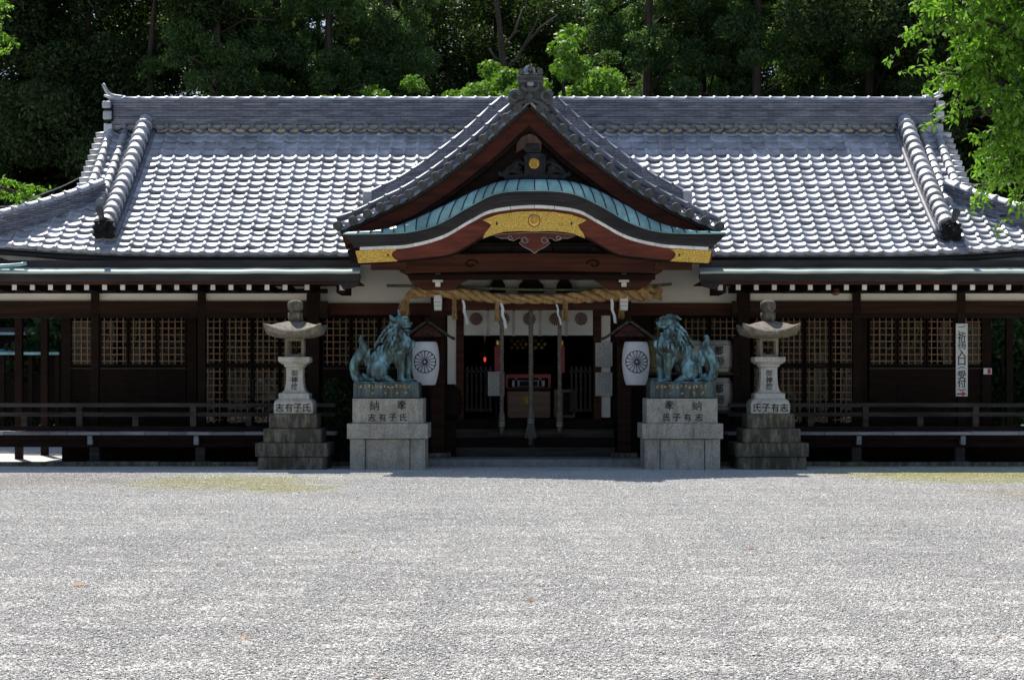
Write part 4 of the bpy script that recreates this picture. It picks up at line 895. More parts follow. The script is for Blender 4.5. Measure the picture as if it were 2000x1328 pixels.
notice(953, 985, 726, 773, 42.22, 'pale handwritten notice standing beside the hanging rope at the steps', 3, 5, .92)
notice(1163, 1196, 669, 716, 42.2, 'upper of two handwritten notices fixed on the white strip by the door', 8, 3)
notice(1163, 1196, 727, 773, 42.2, 'lower of two handwritten notices fixed on the white strip by the door', 9, 4)

# ------------------------------------------------------------------ sacred rope, pole, tassels, streamers
YRp = 40.42
path = [(805,572),(840,570),(900,574),(940,579),(985,583.5),(1040,584),(1090,584),(1140,580),(1180,575),(1230,572),(1270,572)]
pc = spline([P(a, b, YRp) for a, b in path], 150); sw = empty('straw_rope', pc[75], 'thick twisted straw rope with tassels and paper streamers across the porch', 'rope')
for s_ in range(3):
    pts, rr = [], []
    for i, p in enumerate(pc):
        t = i/149; R0 = lerp(.108, .165, max(0, (t-.55)/.45)**1.3 if t > .55 else 0) + .012*math.sin(t*9); a = t*38 + s_*2*math.pi/3
        pts.append(p + Vector((0, math.cos(a), math.sin(a)))*R0*.58); rr.append(R0*.53)
    MB().tube(pts, rr, 9).build('rope_strand', M['straw'], sw)
fz = MB()
for k in range(70):
    a = P(808, 573, YRp) + Vector((random.uniform(-.02,.05), random.uniform(-.06,.06), random.uniform(-.06,.05))); e = P(random.uniform(778,800), random.uniform(600,628), YRp) + Vector((0, random.uniform(-.1,.1), 0))
    fz.tube(spline([a, a + Vector((-.12, 0, -.02)), lerp(a, e, .7) + Vector((-.06,0,.03)), e], 6), [.012,.012,.011,.009,.007,.004], 4, False)
fz.build('frayed_end', M['straw'], sw)
fz = MB()
for k in range(60):
    a0 = random.uniform(0, 6.28); r0 = .11*math.sqrt(random.random()); a = P(1268, 572, YRp) + Vector((0, math.cos(a0)*r0, math.sin(a0)*r0)); fz.tube([a, a + Vector((.13,0,0)), a + Vector((.24+random.uniform(0,.03), math.cos(a0)*r0*.5, math.sin(a0)*r0*.6))], [.014,.014,.01], 4)
fz.build('cut_end', M['straw'], sw)
for px, y0 in ((887,583),(971,588),(1104,587),(1214,582)):
    tz = MB()
    for k in range(26):
        a0 = random.uniform(0, 6.28); r = .05*math.sqrt(random.random()); c_ = P(px, y0, YRp-.05)
        tz.tube([c_ + Vector((math.cos(a0)*r*.8, math.sin(a0)*r*.8, .05)), c_ + Vector((math.cos(a0)*r*.9, math.sin(a0)*r*.9, -.17)), c_ + Vector((math.cos(a0)*r*1.4, math.sin(a0)*r*1.4, -.42+random.uniform(-.03,.03)))], [.012,.012,.007], 4)
    to = tz.build('straw_tassel', M['straw'], sw); MB().tube([P(px,y0+17,YRp-.05)+Vector((.058*math.cos(a),.058*math.sin(a),0)) for a in np.linspace(0,6.283,13)], .008, 5, False).build('tassel_tie', M['hemp'], to)
for px, y0, y1, wd in ((904,586,633,.055),(979,592,640,.065),(1087,594,634,.04),(1193,580,630,.06)):
    zs = MB(); n = 4; c_ = P(px, y0, YRp-.09); hh = (y1-y0)*YRp/F; x = c_.x; z = c_.z; zs.box(x-.004, x+.004, c_.y, c_.y+.004, z-.06, z+.06)
    for k in range(n):
        h = hh/n*1.15; dx = (.035 if k % 2 == 0 else -.01) + .01*k; zs.add([(x-wd/2,c_.y-.01*k,z),(x+wd/2,c_.y-.02-.01*k,z-.01),(x+wd/2+dx,c_.y-.03,z-h),(x-wd/2+dx,c_.y-.01,z-h+.015)], [(3,2,1,0)]); x += dx*.8; z -= hh/n
    zs.build('paper_streamer', M['paper'], sw)
bp = empty('bamboo_pole', P(1030,561,40.5), 'thin dark green bamboo pole lying above the straw rope', 'pole')
bpts = spline([P(755,558,40.52), P(850,559,40.52), P(1000,565,40.52), P(1130,566,40.52), P(1230,562,40.52), P(1312,555,40.52)], 30); MB().tube(bpts, .03, 8).build('cane', M['bamboo'], bp)
for k in range(2, 29, 4): MB().tube([bpts[k]-Vector((.012,0,0)), bpts[k]+Vector((.012,0,0))], .034, 8).build('node_ring', M['hemp'], bp)
def bellrope(px, y0, y1, r, grip, tas, label):
    Y = 41.55; o = empty('bell_rope', P(px, y1, Y), label, 'rope'); z0_, z1_ = Z(grip[0],Y), Z(y0,Y)
    for s_ in range(3):
        n = 110; MB().tube([(X(px,Y)+r*.5*math.cos(i*.55+s_*2.09), Y+r*.5*math.sin(i*.55+s_*2.09), lerp(z1_, z0_, i/(n-1))) for i in range(n)], r*.62, 7).build('rope_strand', M['hemp'], o)
    g_ = MB().lathe((X(px,Y),Y,0), [(r*.9,Z(grip[0]-3,Y)),(r*1.5,Z(grip[0]+4,Y)),(r*1.65,Z(grip[1]-4,Y)),(r*1.5,Z(grip[1],Y))], 14).build('cloth_grip', M['hemp'], o)
    for yy in (grip[1]-6, grip[1]-1): MB().lathe((X(px,Y),Y,Z(yy,Y)), [(r*1.6,-.012),(r*1.75,0),(r*1.6,.012)], 14).build('binding', M['notice'], g_)
    tz = MB()
    for k in range(60 if tas > 14 else 26):
        a0 = random.uniform(0, 6.28); q = math.sqrt(random.random()); e = tas*Y/F/2*q
        tz.tube([(X(px,Y)+r*1.2*q*math.cos(a0), Y+r*1.2*q*math.sin(a0), Z(grip[1],Y)), (X(px,Y)+(e*.8)*math.cos(a0), Y+e*.8*math.sin(a0), lerp(Z(grip[1],Y),Z(y1,Y),.5)), (X(px,Y)+e*math.cos(a0), Y+e*math.sin(a0), Z(y1+random.uniform(-3,2),Y))], [.012,.012,.008], 4)
    tz.build('tassel', M['hemp'], o)
bellrope(980, 575, 846, .042, (805, 832), 9, 'hanging bell rope beside the handwritten notice, ending in a short tuft')
bellrope(1037, 575, 871, .047, (795, 826), 26, 'thick bell rope hanging before the offering box with a broad tassel')
bellrope(1093, 575, 846, .042, (805, 832), 9, 'hanging bell rope in front of the low cabinet, ending in a short tuft')

# ------------------------------------------------------------------ paper lanterns under little roofs
def paper_lantern(cx, label, label2):
    Y = 40.25; x = X(cx,Y); o = empty('paper_lantern', (x,Y,Z(757,Y)), label, 'lantern'); prof = []; zt, zb = Z(664,Y), Z(757,Y); n = 60
    def rad(t): return .225 + .075*math.sin(math.pi*min(1,max(0,t)))**.7 - .03*t
    for i in range(n+1): t = i/n; prof.append((rad(1-t)*1.0 + (.004 if i % 2 else -.003), lerp(zb+.05, zt-.04, t)))
    body = MB().lathe((x,Y,0), prof, 40, True, False).build('paper_body', M['paper'], o)
    MB().lathe((x,Y,0), [(.19,zb),(.215,zb+.052)], 32).build('bottom_ring', M['wood'], o); MB().lathe((x,Y,0), [(.215,zt-.042),(.19,zt+.01)], 32).build('top_ring', M['wood'], o)
    cr = MB(); cz = Z(707,Y); Rr = .225
    def onb(u, v):
        t = 1 - (cz + v - zb - .05)/(zt - zb - .09); r = rad(t) + .012; d = max(-1, min(1, u/r)); return (x + u, Y - r*math.sqrt(1-d*d), cz + v)
    for k in range(16):
        a = 2*math.pi*(k+.5)/16; da = math.pi/16
        out = [(Rr*.16, 0)] + [(Rr*.82, -da)] ; pts = [(Rr*q*math.cos(a-da), Rr*q*math.sin(a-da)) for q in np.linspace(.16,.84,7)]
        cr.tube([onb(*p) for p in pts], .0075, 5)
        cc = (Rr*.86*math.cos(a), Rr*.86*math.sin(a)); cr.tube([onb(cc[0]+Rr*.165*math.cos(a+b), cc[1]+Rr*.165*math.sin(a+b)) for b in np.linspace(-1.5,1.5,8)], .0075, 5)
        pk = (Rr*.95*math.cos(a-da), Rr*.95*math.sin(a-da)); cr.tube([onb(pk[0]+Rr*.06*math.cos(b), pk[1]+Rr*.06*math.sin(b)) for b in np.linspace(0,6.283,8)], .006, 5, False)
    cr.tube([onb(Rr*.15*math.cos(b), Rr*.15*math.sin(b)) for b in np.linspace(0,6.283,14)], .008, 5, False); cr.build('crest', M['ink_blue'], body)
    k = empty('lantern_canopy', (x,Y,Z(662,Y)), label2, 'canopy'); s_ = Y/F
    off = 5 if cx < 1000 else -14
    for d in (-1, 1):
        c_ = spline([(X(cx+off,Y), 0, Z(627,Y)), (X(cx+off+d*20,Y), 0, Z(641,Y)), (X(cx+off+d*44,Y), 0, Z(658,Y)), (X(cx+off+d*52,Y), 0, Z(661,Y))], 12)
        MB().strip([(p.x,p.z+.025) for p in c_], [(p.x,p.z-.035) for p in c_], Y-.34, Y+.30).build('roof_board', M['wood_grey'], k)
    MB().prism([(X(cx+off-30,Y),Z(658,Y)),(X(cx+off+30,Y),Z(658,Y)),(X(cx+off+14,Y),Z(642,Y)),(X(cx+off,Y),Z(634,Y)),(X(cx+off-14,Y),Z(642,Y))], Y-.26, Y-.22).build('gable_board', M['wood_mid'], k)
    for d in (-1,1): MB().tube([(X(cx+off+d*(4+9*(1-a/7)*math.sin(a)),Y), Y-.265, Z(652-5*math.cos(a),Y)) for a in np.linspace(.3,5,12)], .012, 5).build('carved_scroll', M['ink'], k)
    bx('roof_ridge', M['wood'], k, X(cx+off,Y)-.05, X(cx+off,Y)+.05, Y-.37, Y+.33, Z(629,Y), Z(621,Y), .01)
    bx('bracket_arm', M['wood'], k, X(cx+off,Y)-.04, X(cx+off,Y)+.04, Y-.1, 40.65, Z(662,Y)+.0, Z(656,Y)); bx('hanger', M['wood'], k, x-.02, x+.02, Y-.02, Y+.02, zt+.005, Z(655,Y))
paper_lantern(831, 'white ribbed paper lantern with a black crest beside the horned lion statue', 'little gabled wooden canopy over the paper lantern beside the horned lion statue')
paper_lantern(1242, 'white ribbed paper lantern with a black crest beside the open mouthed lion statue', 'little gabled wooden canopy over the paper lantern beside the open mouthed lion statue')

# ------------------------------------------------------------------ sake barrels and other clutter at the porch
bi = 0
for row, (y0, y1) in enumerate(((665,727),(738,802))):
    for px, mt in ((1286,'barrel_y'),(1344,'barrel'),(1403,'barrel')):
        lab = ('upper' if row == 0 else 'lower') + ' straw-wrapped sake barrel ' + ('beside the paper lantern, yellowish' if px == 1286 else 'hidden behind the open mouthed lion' if px == 1344 else 'at the outer end of the rack, black lettering')
        o = empty('sake_barrel', (X(px,41.25), 41.25, Z(y1,41.25)), lab, 'barrel', 'sake barrels on the rack'); r = .30; zb, zt = Z(y1,41.25)+.002, Z(y0,41.25)
        MB().lathe((X(px,41.25),41.25,0), [(r*.86,zb),(r*.98,lerp(zb,zt,.15)),(r,lerp(zb,zt,.5)),(r*.98,lerp(zb,zt,.85)),(r*.84,zt)], 24).build('wrapped_body', M[mt], o)
        for t in (.14,.86): MB().lathe((X(px,41.25),41.25,lerp(zb,zt,t)), [(r*.985,-.014),(r*1.02,0),(r*.985,.014)], 24).build('rope_band', M['hemp'], o)
        if mt == 'barrel':
            glyphs([('都', X(px+1,40.9), 40.93, lerp(zb,zt,.68), .2), ('源', X(px+3,40.9), 40.93, lerp(zb,zt,.34), .2)], M['ink'], o, 'lettering')
        else:
            v = marks(MB(), X(px-8,40.9), X(px+8,40.9), lerp(zb,zt,.2), lerp(zb,zt,.8), 40.94, 2, 77+row, .02); v.build('lettering', M['ink'], o)
rk = empty('barrel_rack', (X(1344,41.25), 41.25, 0), 'dark timber rack holding two rows of sake barrels behind the lion', 'rack')
for px in (1258, 1434):
    for yy in (41.02, 41.5): bx('rack_post', M['wood'], rk, X(px,41.25)-.05, X(px,41.25)+.05, yy-.04, yy+.04, 0.0, Z(660,41.25))
for yy in (727, 802): bx('rack_shelf', M['wood_grey'], rk, X(1252,41.25), X(1440,41.25), 41.0, 41.52, Z(yy,41.25)-.06, Z(yy,41.25), .008)
# dark rounded shrub in the shade beside the left statue
def leafcloud(n, blobs, size, up=.4, aspect=.5, seed=1, shell=.5, droop=0.0, dirs=None):
    g_ = np.random.default_rng(seed); bl = np.array(blobs, float); wgt = bl[:,3]*bl[:,4]*bl[:,5]; wgt = wgt**.8/np.sum(wgt**.8)
    idx = g_.choice(len(bl), n, p=wgt); d = g_.normal(size=(n,3)); d /= np.linalg.norm(d,axis=1)[:,None]; r = g_.random(n)**shell
    c = bl[idx,:3] + d*r[:,None]*bl[idx,3:6]
    nrm = g_.normal(size=(n,3)) + d*.6; nrm[:,2] += up*2; nrm /= np.linalg.norm(nrm,axis=1)[:,None]
    a = g_.normal(size=(n,3)) + d*.4; a[:,2] -= droop*2; a -= nrm*np.sum(a*nrm,axis=1)[:,None]; a /= np.linalg.norm(a,axis=1)[:,None]; b = np.cross(nrm,a)
    s = size*g_.uniform(.6,1.3,n)[:,None]; V = np.empty((n,4,3)); V[:,0] = c - a*s*.5; V[:,1] = c + b*s*aspect*.5 + nrm*s*.08; V[:,2] = c + a*s*.5 - nrm*s*.05; V[:,3] = c - b*s*aspect*.5 + nrm*s*.08
    return V.reshape(-1,3), np.arange(n*4).reshape(-1,4)
o = empty('potted_shrub', (X(668,41.0), 41.0, 0), 'dark leafy shrub in deep shade behind the horned lion statue', 'shrub')
v, f = leafcloud(4000, [(X(668,41),41,1.0,.36,.3,.55),(X(655,41),41,1.5,.28,.25,.3),(X(678,41),41,.6,.3,.25,.35)], .11, seed=5); put('foliage', numesh('foliage', v, f, M['leaf_dark']), o)
MB().tube([(X(668,41),41,0),(X(667,41),41,1.3)], [.06,.03], 7).build('stem', M['bark'], o)
# carved wooden block beside each porch post
o = empty('wooden_drum', (X(882,41.6), 41.5, .3), 'dark bulging wooden block standing by the porch post at the steps', 'block')
MB().lathe((X(880,41.6),41.25,0), [(.12,.92),(.24,1.05),(.27,1.3),(.22,1.55),(.1,1.68)], 16).build('block_body', M['wood'], o); bx('block_stand', M['wood'], o, X(868,41.6), X(892,41.6), 41.05, 41.24, .15, .92)

# ------------------------------------------------------------------ signs and small fittings on the front
o = empty('entrance_sign', (X(1878.5,41.06), 41.06, Z(774,41.06)), 'tall white banner sign with black brush lettering and a red arrow on a post', 'sign'); Ys = 41.06
bx('sign_board', M['white'], o, X(1867,Ys), X(1890,Ys), Ys, Ys+.018, Z(774,Ys), Z(632,Ys), .002)
glyphs([(c_, X(1878.5,Ys), Ys-.003, Z(y,Ys), s*Ys/F) for c_, y, s in (('ご',643,15),('祈',658.5,17),('祷',674,17),('入',690.5,17),('口',706,15),('︵',718.5,15),('受',732,17),('付',748,17),('︶',761,15))], M['ink'], o, 'lettering')
MB().prism([(X(a,Ys), Z(b,Ys)) for a, b in ((1869,767.5),(1879,767.5),(1879,764),(1888,769.3),(1879,774-.5),(1879,771),(1869,771))], Ys-.005, Ys-.002).build('red_arrow', M['red'], o)
o = empty('small_wall_notice', P(1929,730,42.2), 'small white wall notice with a red mark beyond the last lattice window', 'notice')
bx('card', M['paper'], o, X(1921,42.2), X(1937,42.2), 42.2, 42.21, Z(731,42.2), Z(719,42.2)); bx('red_mark', M['red'], o, X(1929,42.2), X(1935,42.2), 42.194, 42.199, Z(730,42.2), Z(720,42.2))
o = empty('hanging_fire_bell', P(1632,580,40.2), 'small red lamp with a brown disc hanging under the rafters', 'lamp')
MB().lathe((X(1632,40.2),40.2,0), [(.03,Z(577,40.2)),(.09,Z(574,40.2)),(.085,Z(571,40.2)),(.05,Z(570,40.2))], 16).build('shade', M['wood_box'], o); MB().ell((X(1634,40.2),40.2,Z(566,40.2)), (.07,.05,.04)).build('red_body', M['crest_red'], o)
for tag_, pts in (('sagging cable across the dark trees beside the left gable end', [(-80,470,43),(60,390,43),(120,365,43),(170,340,43)]), ('lower cable running level to the left gable end', [(-80,408,42),(0,404,42),(70,400,42),(142,396,42)]), ('grey cable leaving the roof end into the leafy tree', [(1888,361,42),(1940,359,42),(2080,352,42)])):
    c_ = MB().tube(spline([P(*q) for q in pts], 20), .012, 6).build('cable', M['cable']); tag(c_, tag_, 'cable')
tag(MB().tube(spline([P(-80,519,39.5),P(10,519,39.5),P(52,515,39.5)], 8), .035, 10).build('downpipe_end', M['copper']), 'turquoise pipe end lying along the pent roof edge', 'pipe')
for px, a, b in ((510,740,778),(486,742,776)):
    c_ = bx('window_poster', M['paper'], None, X(px-(26 if px==510 else 7),42.42), X(px+(26 if px==510 else 7),42.42), 42.42, 42.425, Z(b,42.42), Z(a,42.42)); tag(c_, 'white poster inside the lattice doors by the stone lantern' if px == 510 else 'narrow paper strip inside the lattice doors beside the white poster', 'poster')
c_ = bx('window_poster', M['notice'], None, X(1590,42.43), X(1612,42.43), 42.43, 42.435, Z(770,42.43), Z(690,42.43)); tag(c_, 'tall grey poster inside the lattice doors nearer the entrance sign', 'poster')

# ------------------------------------------------------------------ stone lanterns
def stone_lantern(cx, chars, label, dark):
    YA = 38.71; ax = X(cx, YA); o = empty('stone_lantern', (ax, YA, 0), label, 'stone lantern'); sd = M['stone_dark']; s1 = M['stone_pale']
    def zz(py, hw): return Z(py, YA - hw)
    def blk(name, hw, y1, y0, mat, bev=.018, top=None):
        mb = MB().frustum(ax, YA, max(-.03, zz(y1,hw)), hw, hw, zz(y0,hw)-.002, top or hw, top or hw); return mb.build(name, mat, o, bev)
    blk('plinth', .675, 921, 892, sd, .02, .66); blk('lower_step', .71, 892, 865, sd, .02)
    blk('middle_step', .567, 865, 837, sd, .02); blk('upper_step', .468, 837, 808, sd, .02)
    b_ = MB(); h = .384; z0_, z1_ = zz(808,h), zz(778,h); b_.sqlathe((ax,YA,0), [(h,z0_),(h*1.0,lerp(z0_,z1_,.6)),(h*.96,lerp(z0_,z1_,.8)),(h*.86,lerp(z0_,z1_,.93)),(h*.78,z1_)]); b_.build('base_block', s1, o, .008)
    h = .30; pr = [(.30,778),(.30,768.5),(.265,767.5),(.23,765.5),(.203,762),(.185,756.5),(.172,748),(.165,738),(.163,728),(.166,720),(.168,717)]
    sh = MB().sqlathe((ax,YA,0), [(a, zz(b,a)) for a, b in pr]).build('shaft', s1, o, .006)
    MB().sqlathe((ax,YA,0), [(.17,zz(717,.17)),(.2,zz(716,.2)),(.205,zz(712,.2)),(.24,zz(711,.24)),(.305,zz(706,.3)),(.308,zz(697,.3))]).build('platform', s1, o, .008)
    fh = .183; za, zb = zz(697,.3), zz(661,fh); fb = MB(); t = .05
    for sx in (-1,1):
        for sy in (-1,1): fb.box(ax+sx*fh-(t if sx>0 else 0), ax+sx*fh+(t if sx<0 else 0), YA+sy*fh-(t if sy>0 else 0), YA+sy*fh+(t if sy<0 else 0), za+.05, zb-.05)
    fb.box(ax-fh,ax+fh,YA-fh,YA+fh,za,za+.05).box(ax-fh,ax+fh,YA-fh,YA+fh,zb-.05,zb); fbo = fb.build('fire_box', M['stone'], o)
    if not dark:
        for k in (-1,0,1): bar('fire_box_bar', M['wood'], fbo, (ax+k*.045, YA-fh+.03, (za+zb)/2), (.018,.018,zb-za-.1))
    MB().frustum(ax,YA,za+.055,.05,.05,za+.14,.02,.02).build('lamp_cup', M['tile_dark'], fbo)
    z_e, z_t = zz(655,.45), zz(628,.2)
    rf = MB().sqlathe((ax,YA,0), [(.2,zb),(.36,zb+.015,.02),(.53,zb+.065,.10),(.545,zb+.075,.12),(.572,zb+.125,.16),(.565,zb+.135,.16),(.52,zb+.165,.12),(.46,zb+.205,.06),(.39,zb+.25,.025),(.31,zb+.29,.01),(.24,zb+.315),(.18,z_t-.005),(.15,z_t+.005)], smooth=True)
    ro = rf.build('lantern_roof', M['stone'], o); es = ro.modifiers.new('e','EDGE_SPLIT'); es.split_angle = R(38)
    zf = z_t
    MB().lathe((ax,YA,zf), [(.10,-.02),(.115,.03),(.145,.05),(.152,.12),(.145,.18),(.11,.2),(.105,.215),(.14,.235),(.155,.27),(.155,.34),(.15,.385),(.10,.42),(.05,.435)], 24).build('finial', sd if not dark else M['stone_dark'], o)
    Yf = YA - .175
    glyphs([(c_, X(cx + (-2.0 if cx < 1000 else 2), Yf), YA-(.176,.184,.214)[k], Z(y,Yf), .128) for k, (c_, y) in enumerate((('御',728.5),('神',742),('燈',755)))], M['ink'], sh)
    h = .384; glyphs([(c_, ax + (k-1.5)*.178, YA-h-.004, zz(796,h), .165) for k, c_ in enumerate(chars)], M['ink'], o)
    return o
stone_lantern(577, '志有子氏', 'mossy stone lantern with barred fire box on stepped base beside the horned lion', False)
stone_lantern(1500, '氏子有志', 'stone lantern with open fire box and blackened steps beside the open mouthed lion', True)

# ------------------------------------------------------------------ granite pedestals
def pedestal(x0, rows, label):
    o = empty('stone_pedestal', (X(x0+74,38), 38.7, 0), label, 'pedestal'); G = M['granite']; cx = X(x0+75,38)
    def b(name, w0, d0, y1, y0, yf, bev=.01): return bx(name, G, o, cx-w0/2, cx+w0/2, yf, yf+d0, max(-.02, Z(y1,yf)), Z(y0,yf)-.002, bev)
    core = b('base_core', 1.34, 1.2, 921, 857.6, 38.09); b('base_panel', .862, .05, 921, 857.6, 38.025)
    for sx in (-1, 1):
        for yy in (38.0, 39.12): bx('corner_pillar', G, o, cx+sx*.735-(.29 if sx>0 else 0), cx+sx*.735+(.29 if sx<0 else 0), yy, yy+.25, -.02, Z(857,38)-.004, .01)
    b('cap_slab', 1.58, 1.48, 857, 827, 37.94); u = b('inscribed_block', 1.385, 1.25, 827, 778, 38.06)
    yf = 38.056; glyphs([(c_, X(px,yf), yf, Z(py,yf), s*yf/F) for c_, px, py, s in rows], M['ink'], u)
    return cx
cxl = pedestal(682, [('納',731,792,19),('奉',784,791,19),('志',726,815,15),('有',747,815,15),('子',767,815,15),('氏',788,815,15)], 'granite pedestal carrying the horned lion statue')
cxr = pedestal(1258, [('奉',1307,791,19),('納',1361,792,19),('氏',1302,815,15),('子',1322,815,15),('有',1343,815,15),('志',1365,815,15)], 'granite pedestal carrying the open mouthed lion statue')

# ------------------------------------------------------------------ bronze guardian lions
S_ = 38.7 / F / 5.108
def lion(mir, horn, label):
    px0 = 640
    def q(lx, ly, v=0):
        px = px0 + lx/5.108; px = 2087 - px if mir else px
        return Vector((X(px,38.7), 38.7 + v*S_, Z(600 + (ly-5)/5.108, 38.7)))
    mb = MB(); sg = -1 if mir else 1
    def E(lx, ly, v, rx, rz, ry, rot=0): mb.ell(q(lx,ly,v), (rx*S_, ry*S_, rz*S_), Matrix.Rotation(R(rot)*sg, 3, 'Y'), 16, 11)
    def T(pts, rr, n=9, flat=1): 
        m = max(4, len(pts)*4); c = spline([q(*p) for p in pts], m); r_ = np.interp(np.linspace(0,1,m), np.linspace(0,1,len(rr)), rr); mb.tube(c, [x*S_ for x in r_], n)
    # trunk
    E(480,640,0,95,110,92); E(520,560,0,105,125,92,-20); E(590,480,0,104,110,84,-30); E(690,425,0,108,118,90); E(760,390,0,92,110,92); E(650,345,0,72,80,72)
    T([(660,400,0),(680,300,0),(705,220,0)], [100,84,66], 14)
    # legs
    for s in (-1, 1):
        E(512,642,s*86,86,102,44); E(560,715,s*78,70,36,36); E(610,735,s*80,50,22,36)
        for k in (-1,0,1): E(648,742,s*80+k*22,20,14,12)
        T([(470,748,s*84),(415,728,s*90),(372,690,s*84),(352,664,s*78)], [26,24,15,5], 8); T([(450,748,s*66),(400,742,s*66),(362,716,s*60)], [20,18,6], 8)
    for lx, v in ((735,-52),(800,50)):
        T([(lx-10,470,v),(lx,600,v),(lx-3,690,v),(lx-2,735,v)], [54,40,34,40], 12); E(lx+22,738,v,60,20,40)
        for k in (-1,0,1): E(lx+70,741,v+k*24,22,14,13)
        T([(lx-45,480,v-6),(lx-52,560,v-6),(lx-40,620,v)], [20,16,5], 7)
    # chest fringe and ribs
    for k in range(5): T([(850-k*40,340+k*8,-50-k*12),(858-k*42,390+k*8,-62-k*10),(835-k*40,430+k*6,-60-k*10)], [20,17,5], 7)
    for k in range(4): T([(520+k*42,395-k*18,-62),(500+k*44,450-k*14,-88),(505+k*46,520-k*14,-84)], [9,12,4], 7); T([(520+k*42,395-k*18,62),(500+k*44,450-k*14,88),(505+k*46,520-k*14,84)], [9,12,4], 7)
    # tail: one broad flame of strands
    T([(440,690,0),(345,735,0),(280,690,0),(268,600,0),(318,490,0),(358,410,0),(336,335,0),(340,296,0),(364,296,0)], [40,52,46,42,58,46,26,17,9], 12)
    for v, d in ((-30,0),(30,0),(-20,26),(20,26),(-22,-24),(22,-24)):
        T([(340+d*.3,725,v),(270+d,650,v*1.1),(268+d,570,v*1.2),(312+d,470,v*1.1),(345+d*.6,400,v*.8),(337,330,v*.4)], [14,20,22,20,15,5], 8)
    T([(400,590,0),(384,520,0),(398,440,0)], [34,34,10], 8); T([(410,580,0),(400,500,0),(420,420,0)], [30,26,10], 8)
    # head: skull, brows, eyes, snout, lips, jaw, ears
    E(722,165,0,80,74,72); E(690,215,0,66,70,70); E(800,178,0,46,25,46); E(830,168,0,17,15,27); E(775,160,0,50,34,44)
    if horn: E(782,240,0,48,17,40); T([(800,250,0),(800,282,0),(786,300,0)], [20,15,6], 8)
    else: E(770,272,0,44,16,36); E(735,255,0,36,34,44); T([(785,282,0),(782,312,0),(768,330,0)], [18,14,6], 8)
    for s in (-1, 1):
        T([(735,122,s*42),(775,108,s*42),(812,124,s*30)], [12,17,9], 8); E(794,142,s*38,13,11,12); T([(745,205,s*54),(795,207,s*48),(830,196,s*26)], [15,15,10], 8)
        T([(712,205,s*66),(685,245,s*86),(690,292,s*88),(704,304,s*84)], [22,21,14,4], 8); T([(738,236,s*58),(722,275,s*76),(738,318,s*80),(752,322,s*76)], [20,19,12,4], 8); T([(765,262,s*40),(770,300,s*52),(790,326,s*52)], [16,15,4], 8)
        if horn: T([(682,158,s*48),(650,128,s*66),(622,84,s*74)], [18,30,6], 9, .6)
        else: T([(715,110,s*50),(655,108,s*66),(598,132,s*66)], [18,24,5], 9)
    if horn: T([(716,105,0),(712,70,0),(704,30,0)], [19,14,8], 8)
    else: T([(745,96,0),(690,92,0),(640,112,0)], [18,20,8], 8)
    # mane: rows of hooked locks standing clear of the neck
    r_ = random.Random(4)
    for s in (-1, 1):
        for row, (n, x0, z0, x1, z1, ln, rr) in enumerate(((4,652,175,672,300,56,15),(5,622,195,650,340,64,15),(4,588,230,618,335,66,14),(3,555,275,585,335,60,12))):
            for k in range(n):
                t = k/(n-1); lx = lerp(x0,x1,t) + r_.uniform(-6,6); ly = lerp(z0,z1,t); v = s*(lerp(48,104,t) - row*2)
                a = lerp(.7, 1.45, t) + r_.uniform(-.1,.1); dx, dz = -math.cos(a)*ln, math.sin(a)*ln
                T([(lx,ly,v),(lx+dx*.45,ly+dz*.45,v+s*10),(lx+dx*.9,ly+dz*.9,v+s*5),(lx+dx*1.1+14,ly+dz*1.12,v-s*2)], [rr,rr*1.1,rr*.75,3], 8)
    for k in range(6):
        t = k/5; lx, ly = lerp(640,500,t), lerp(150,345,t); T([(lx+22,ly,0),(lx-12,ly+20,0),(lx-26,ly+58,0),(lx-14,ly+74,0)], [19,20,13,4], 8)
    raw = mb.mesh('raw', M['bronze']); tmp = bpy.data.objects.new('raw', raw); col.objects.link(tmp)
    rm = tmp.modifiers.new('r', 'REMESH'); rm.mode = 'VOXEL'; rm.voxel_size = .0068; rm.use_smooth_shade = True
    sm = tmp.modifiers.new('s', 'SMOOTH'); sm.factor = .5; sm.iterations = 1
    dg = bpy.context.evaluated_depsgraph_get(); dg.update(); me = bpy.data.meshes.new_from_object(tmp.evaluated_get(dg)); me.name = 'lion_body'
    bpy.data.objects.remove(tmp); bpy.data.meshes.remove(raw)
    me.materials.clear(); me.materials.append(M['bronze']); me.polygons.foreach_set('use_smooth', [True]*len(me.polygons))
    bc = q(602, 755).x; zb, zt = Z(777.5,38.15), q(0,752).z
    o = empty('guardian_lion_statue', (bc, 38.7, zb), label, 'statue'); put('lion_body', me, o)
    pl = bx('bronze_plinth', M['bronze_dark'], o, bc-.645, bc+.645, 38.14, 39.2, zb, zt-.012, .012); bx('plinth_top', M['bronze'], o, bc-.625, bc+.625, 38.17, 39.17, zt-.011, zt+.006)
    gm = MB(); rr = random.Random(3 + mir)
    for k in range(13):
        x = bc - .5 + k*.078
        for j in range(5):
            a, z = x + rr.uniform(-.02,.02), lerp(zb,zt,.72) + rr.uniform(-.03,.03); l = rr.uniform(.01,.03)
            if rr.random() < .5: gm.box(a-l/2, a+l/2, 38.135, 38.142, z, z+.006)
            else: gm.box(a, a+.006, 38.135, 38.142, z-l/2, z+l/2)
    for k in (3,6,9,11):
        x = bc - .5 + k*.08; 
        for j in range(4): a, z = x + rr.uniform(-.02,.02), lerp(zb,zt,.32)+rr.uniform(-.02,.02); gm.box(a-.012, a+.012, 38.135, 38.142, z, z+.006) if j % 2 else gm.box(a, a+.006, 38.135, 38.142, z-.015, z+.015)
    gm.build('gilt_inscription', M['brass'], pl)
    return o
lion(False, True, 'verdigris bronze lion statue with a single horn and closed mouth on granite pedestal')
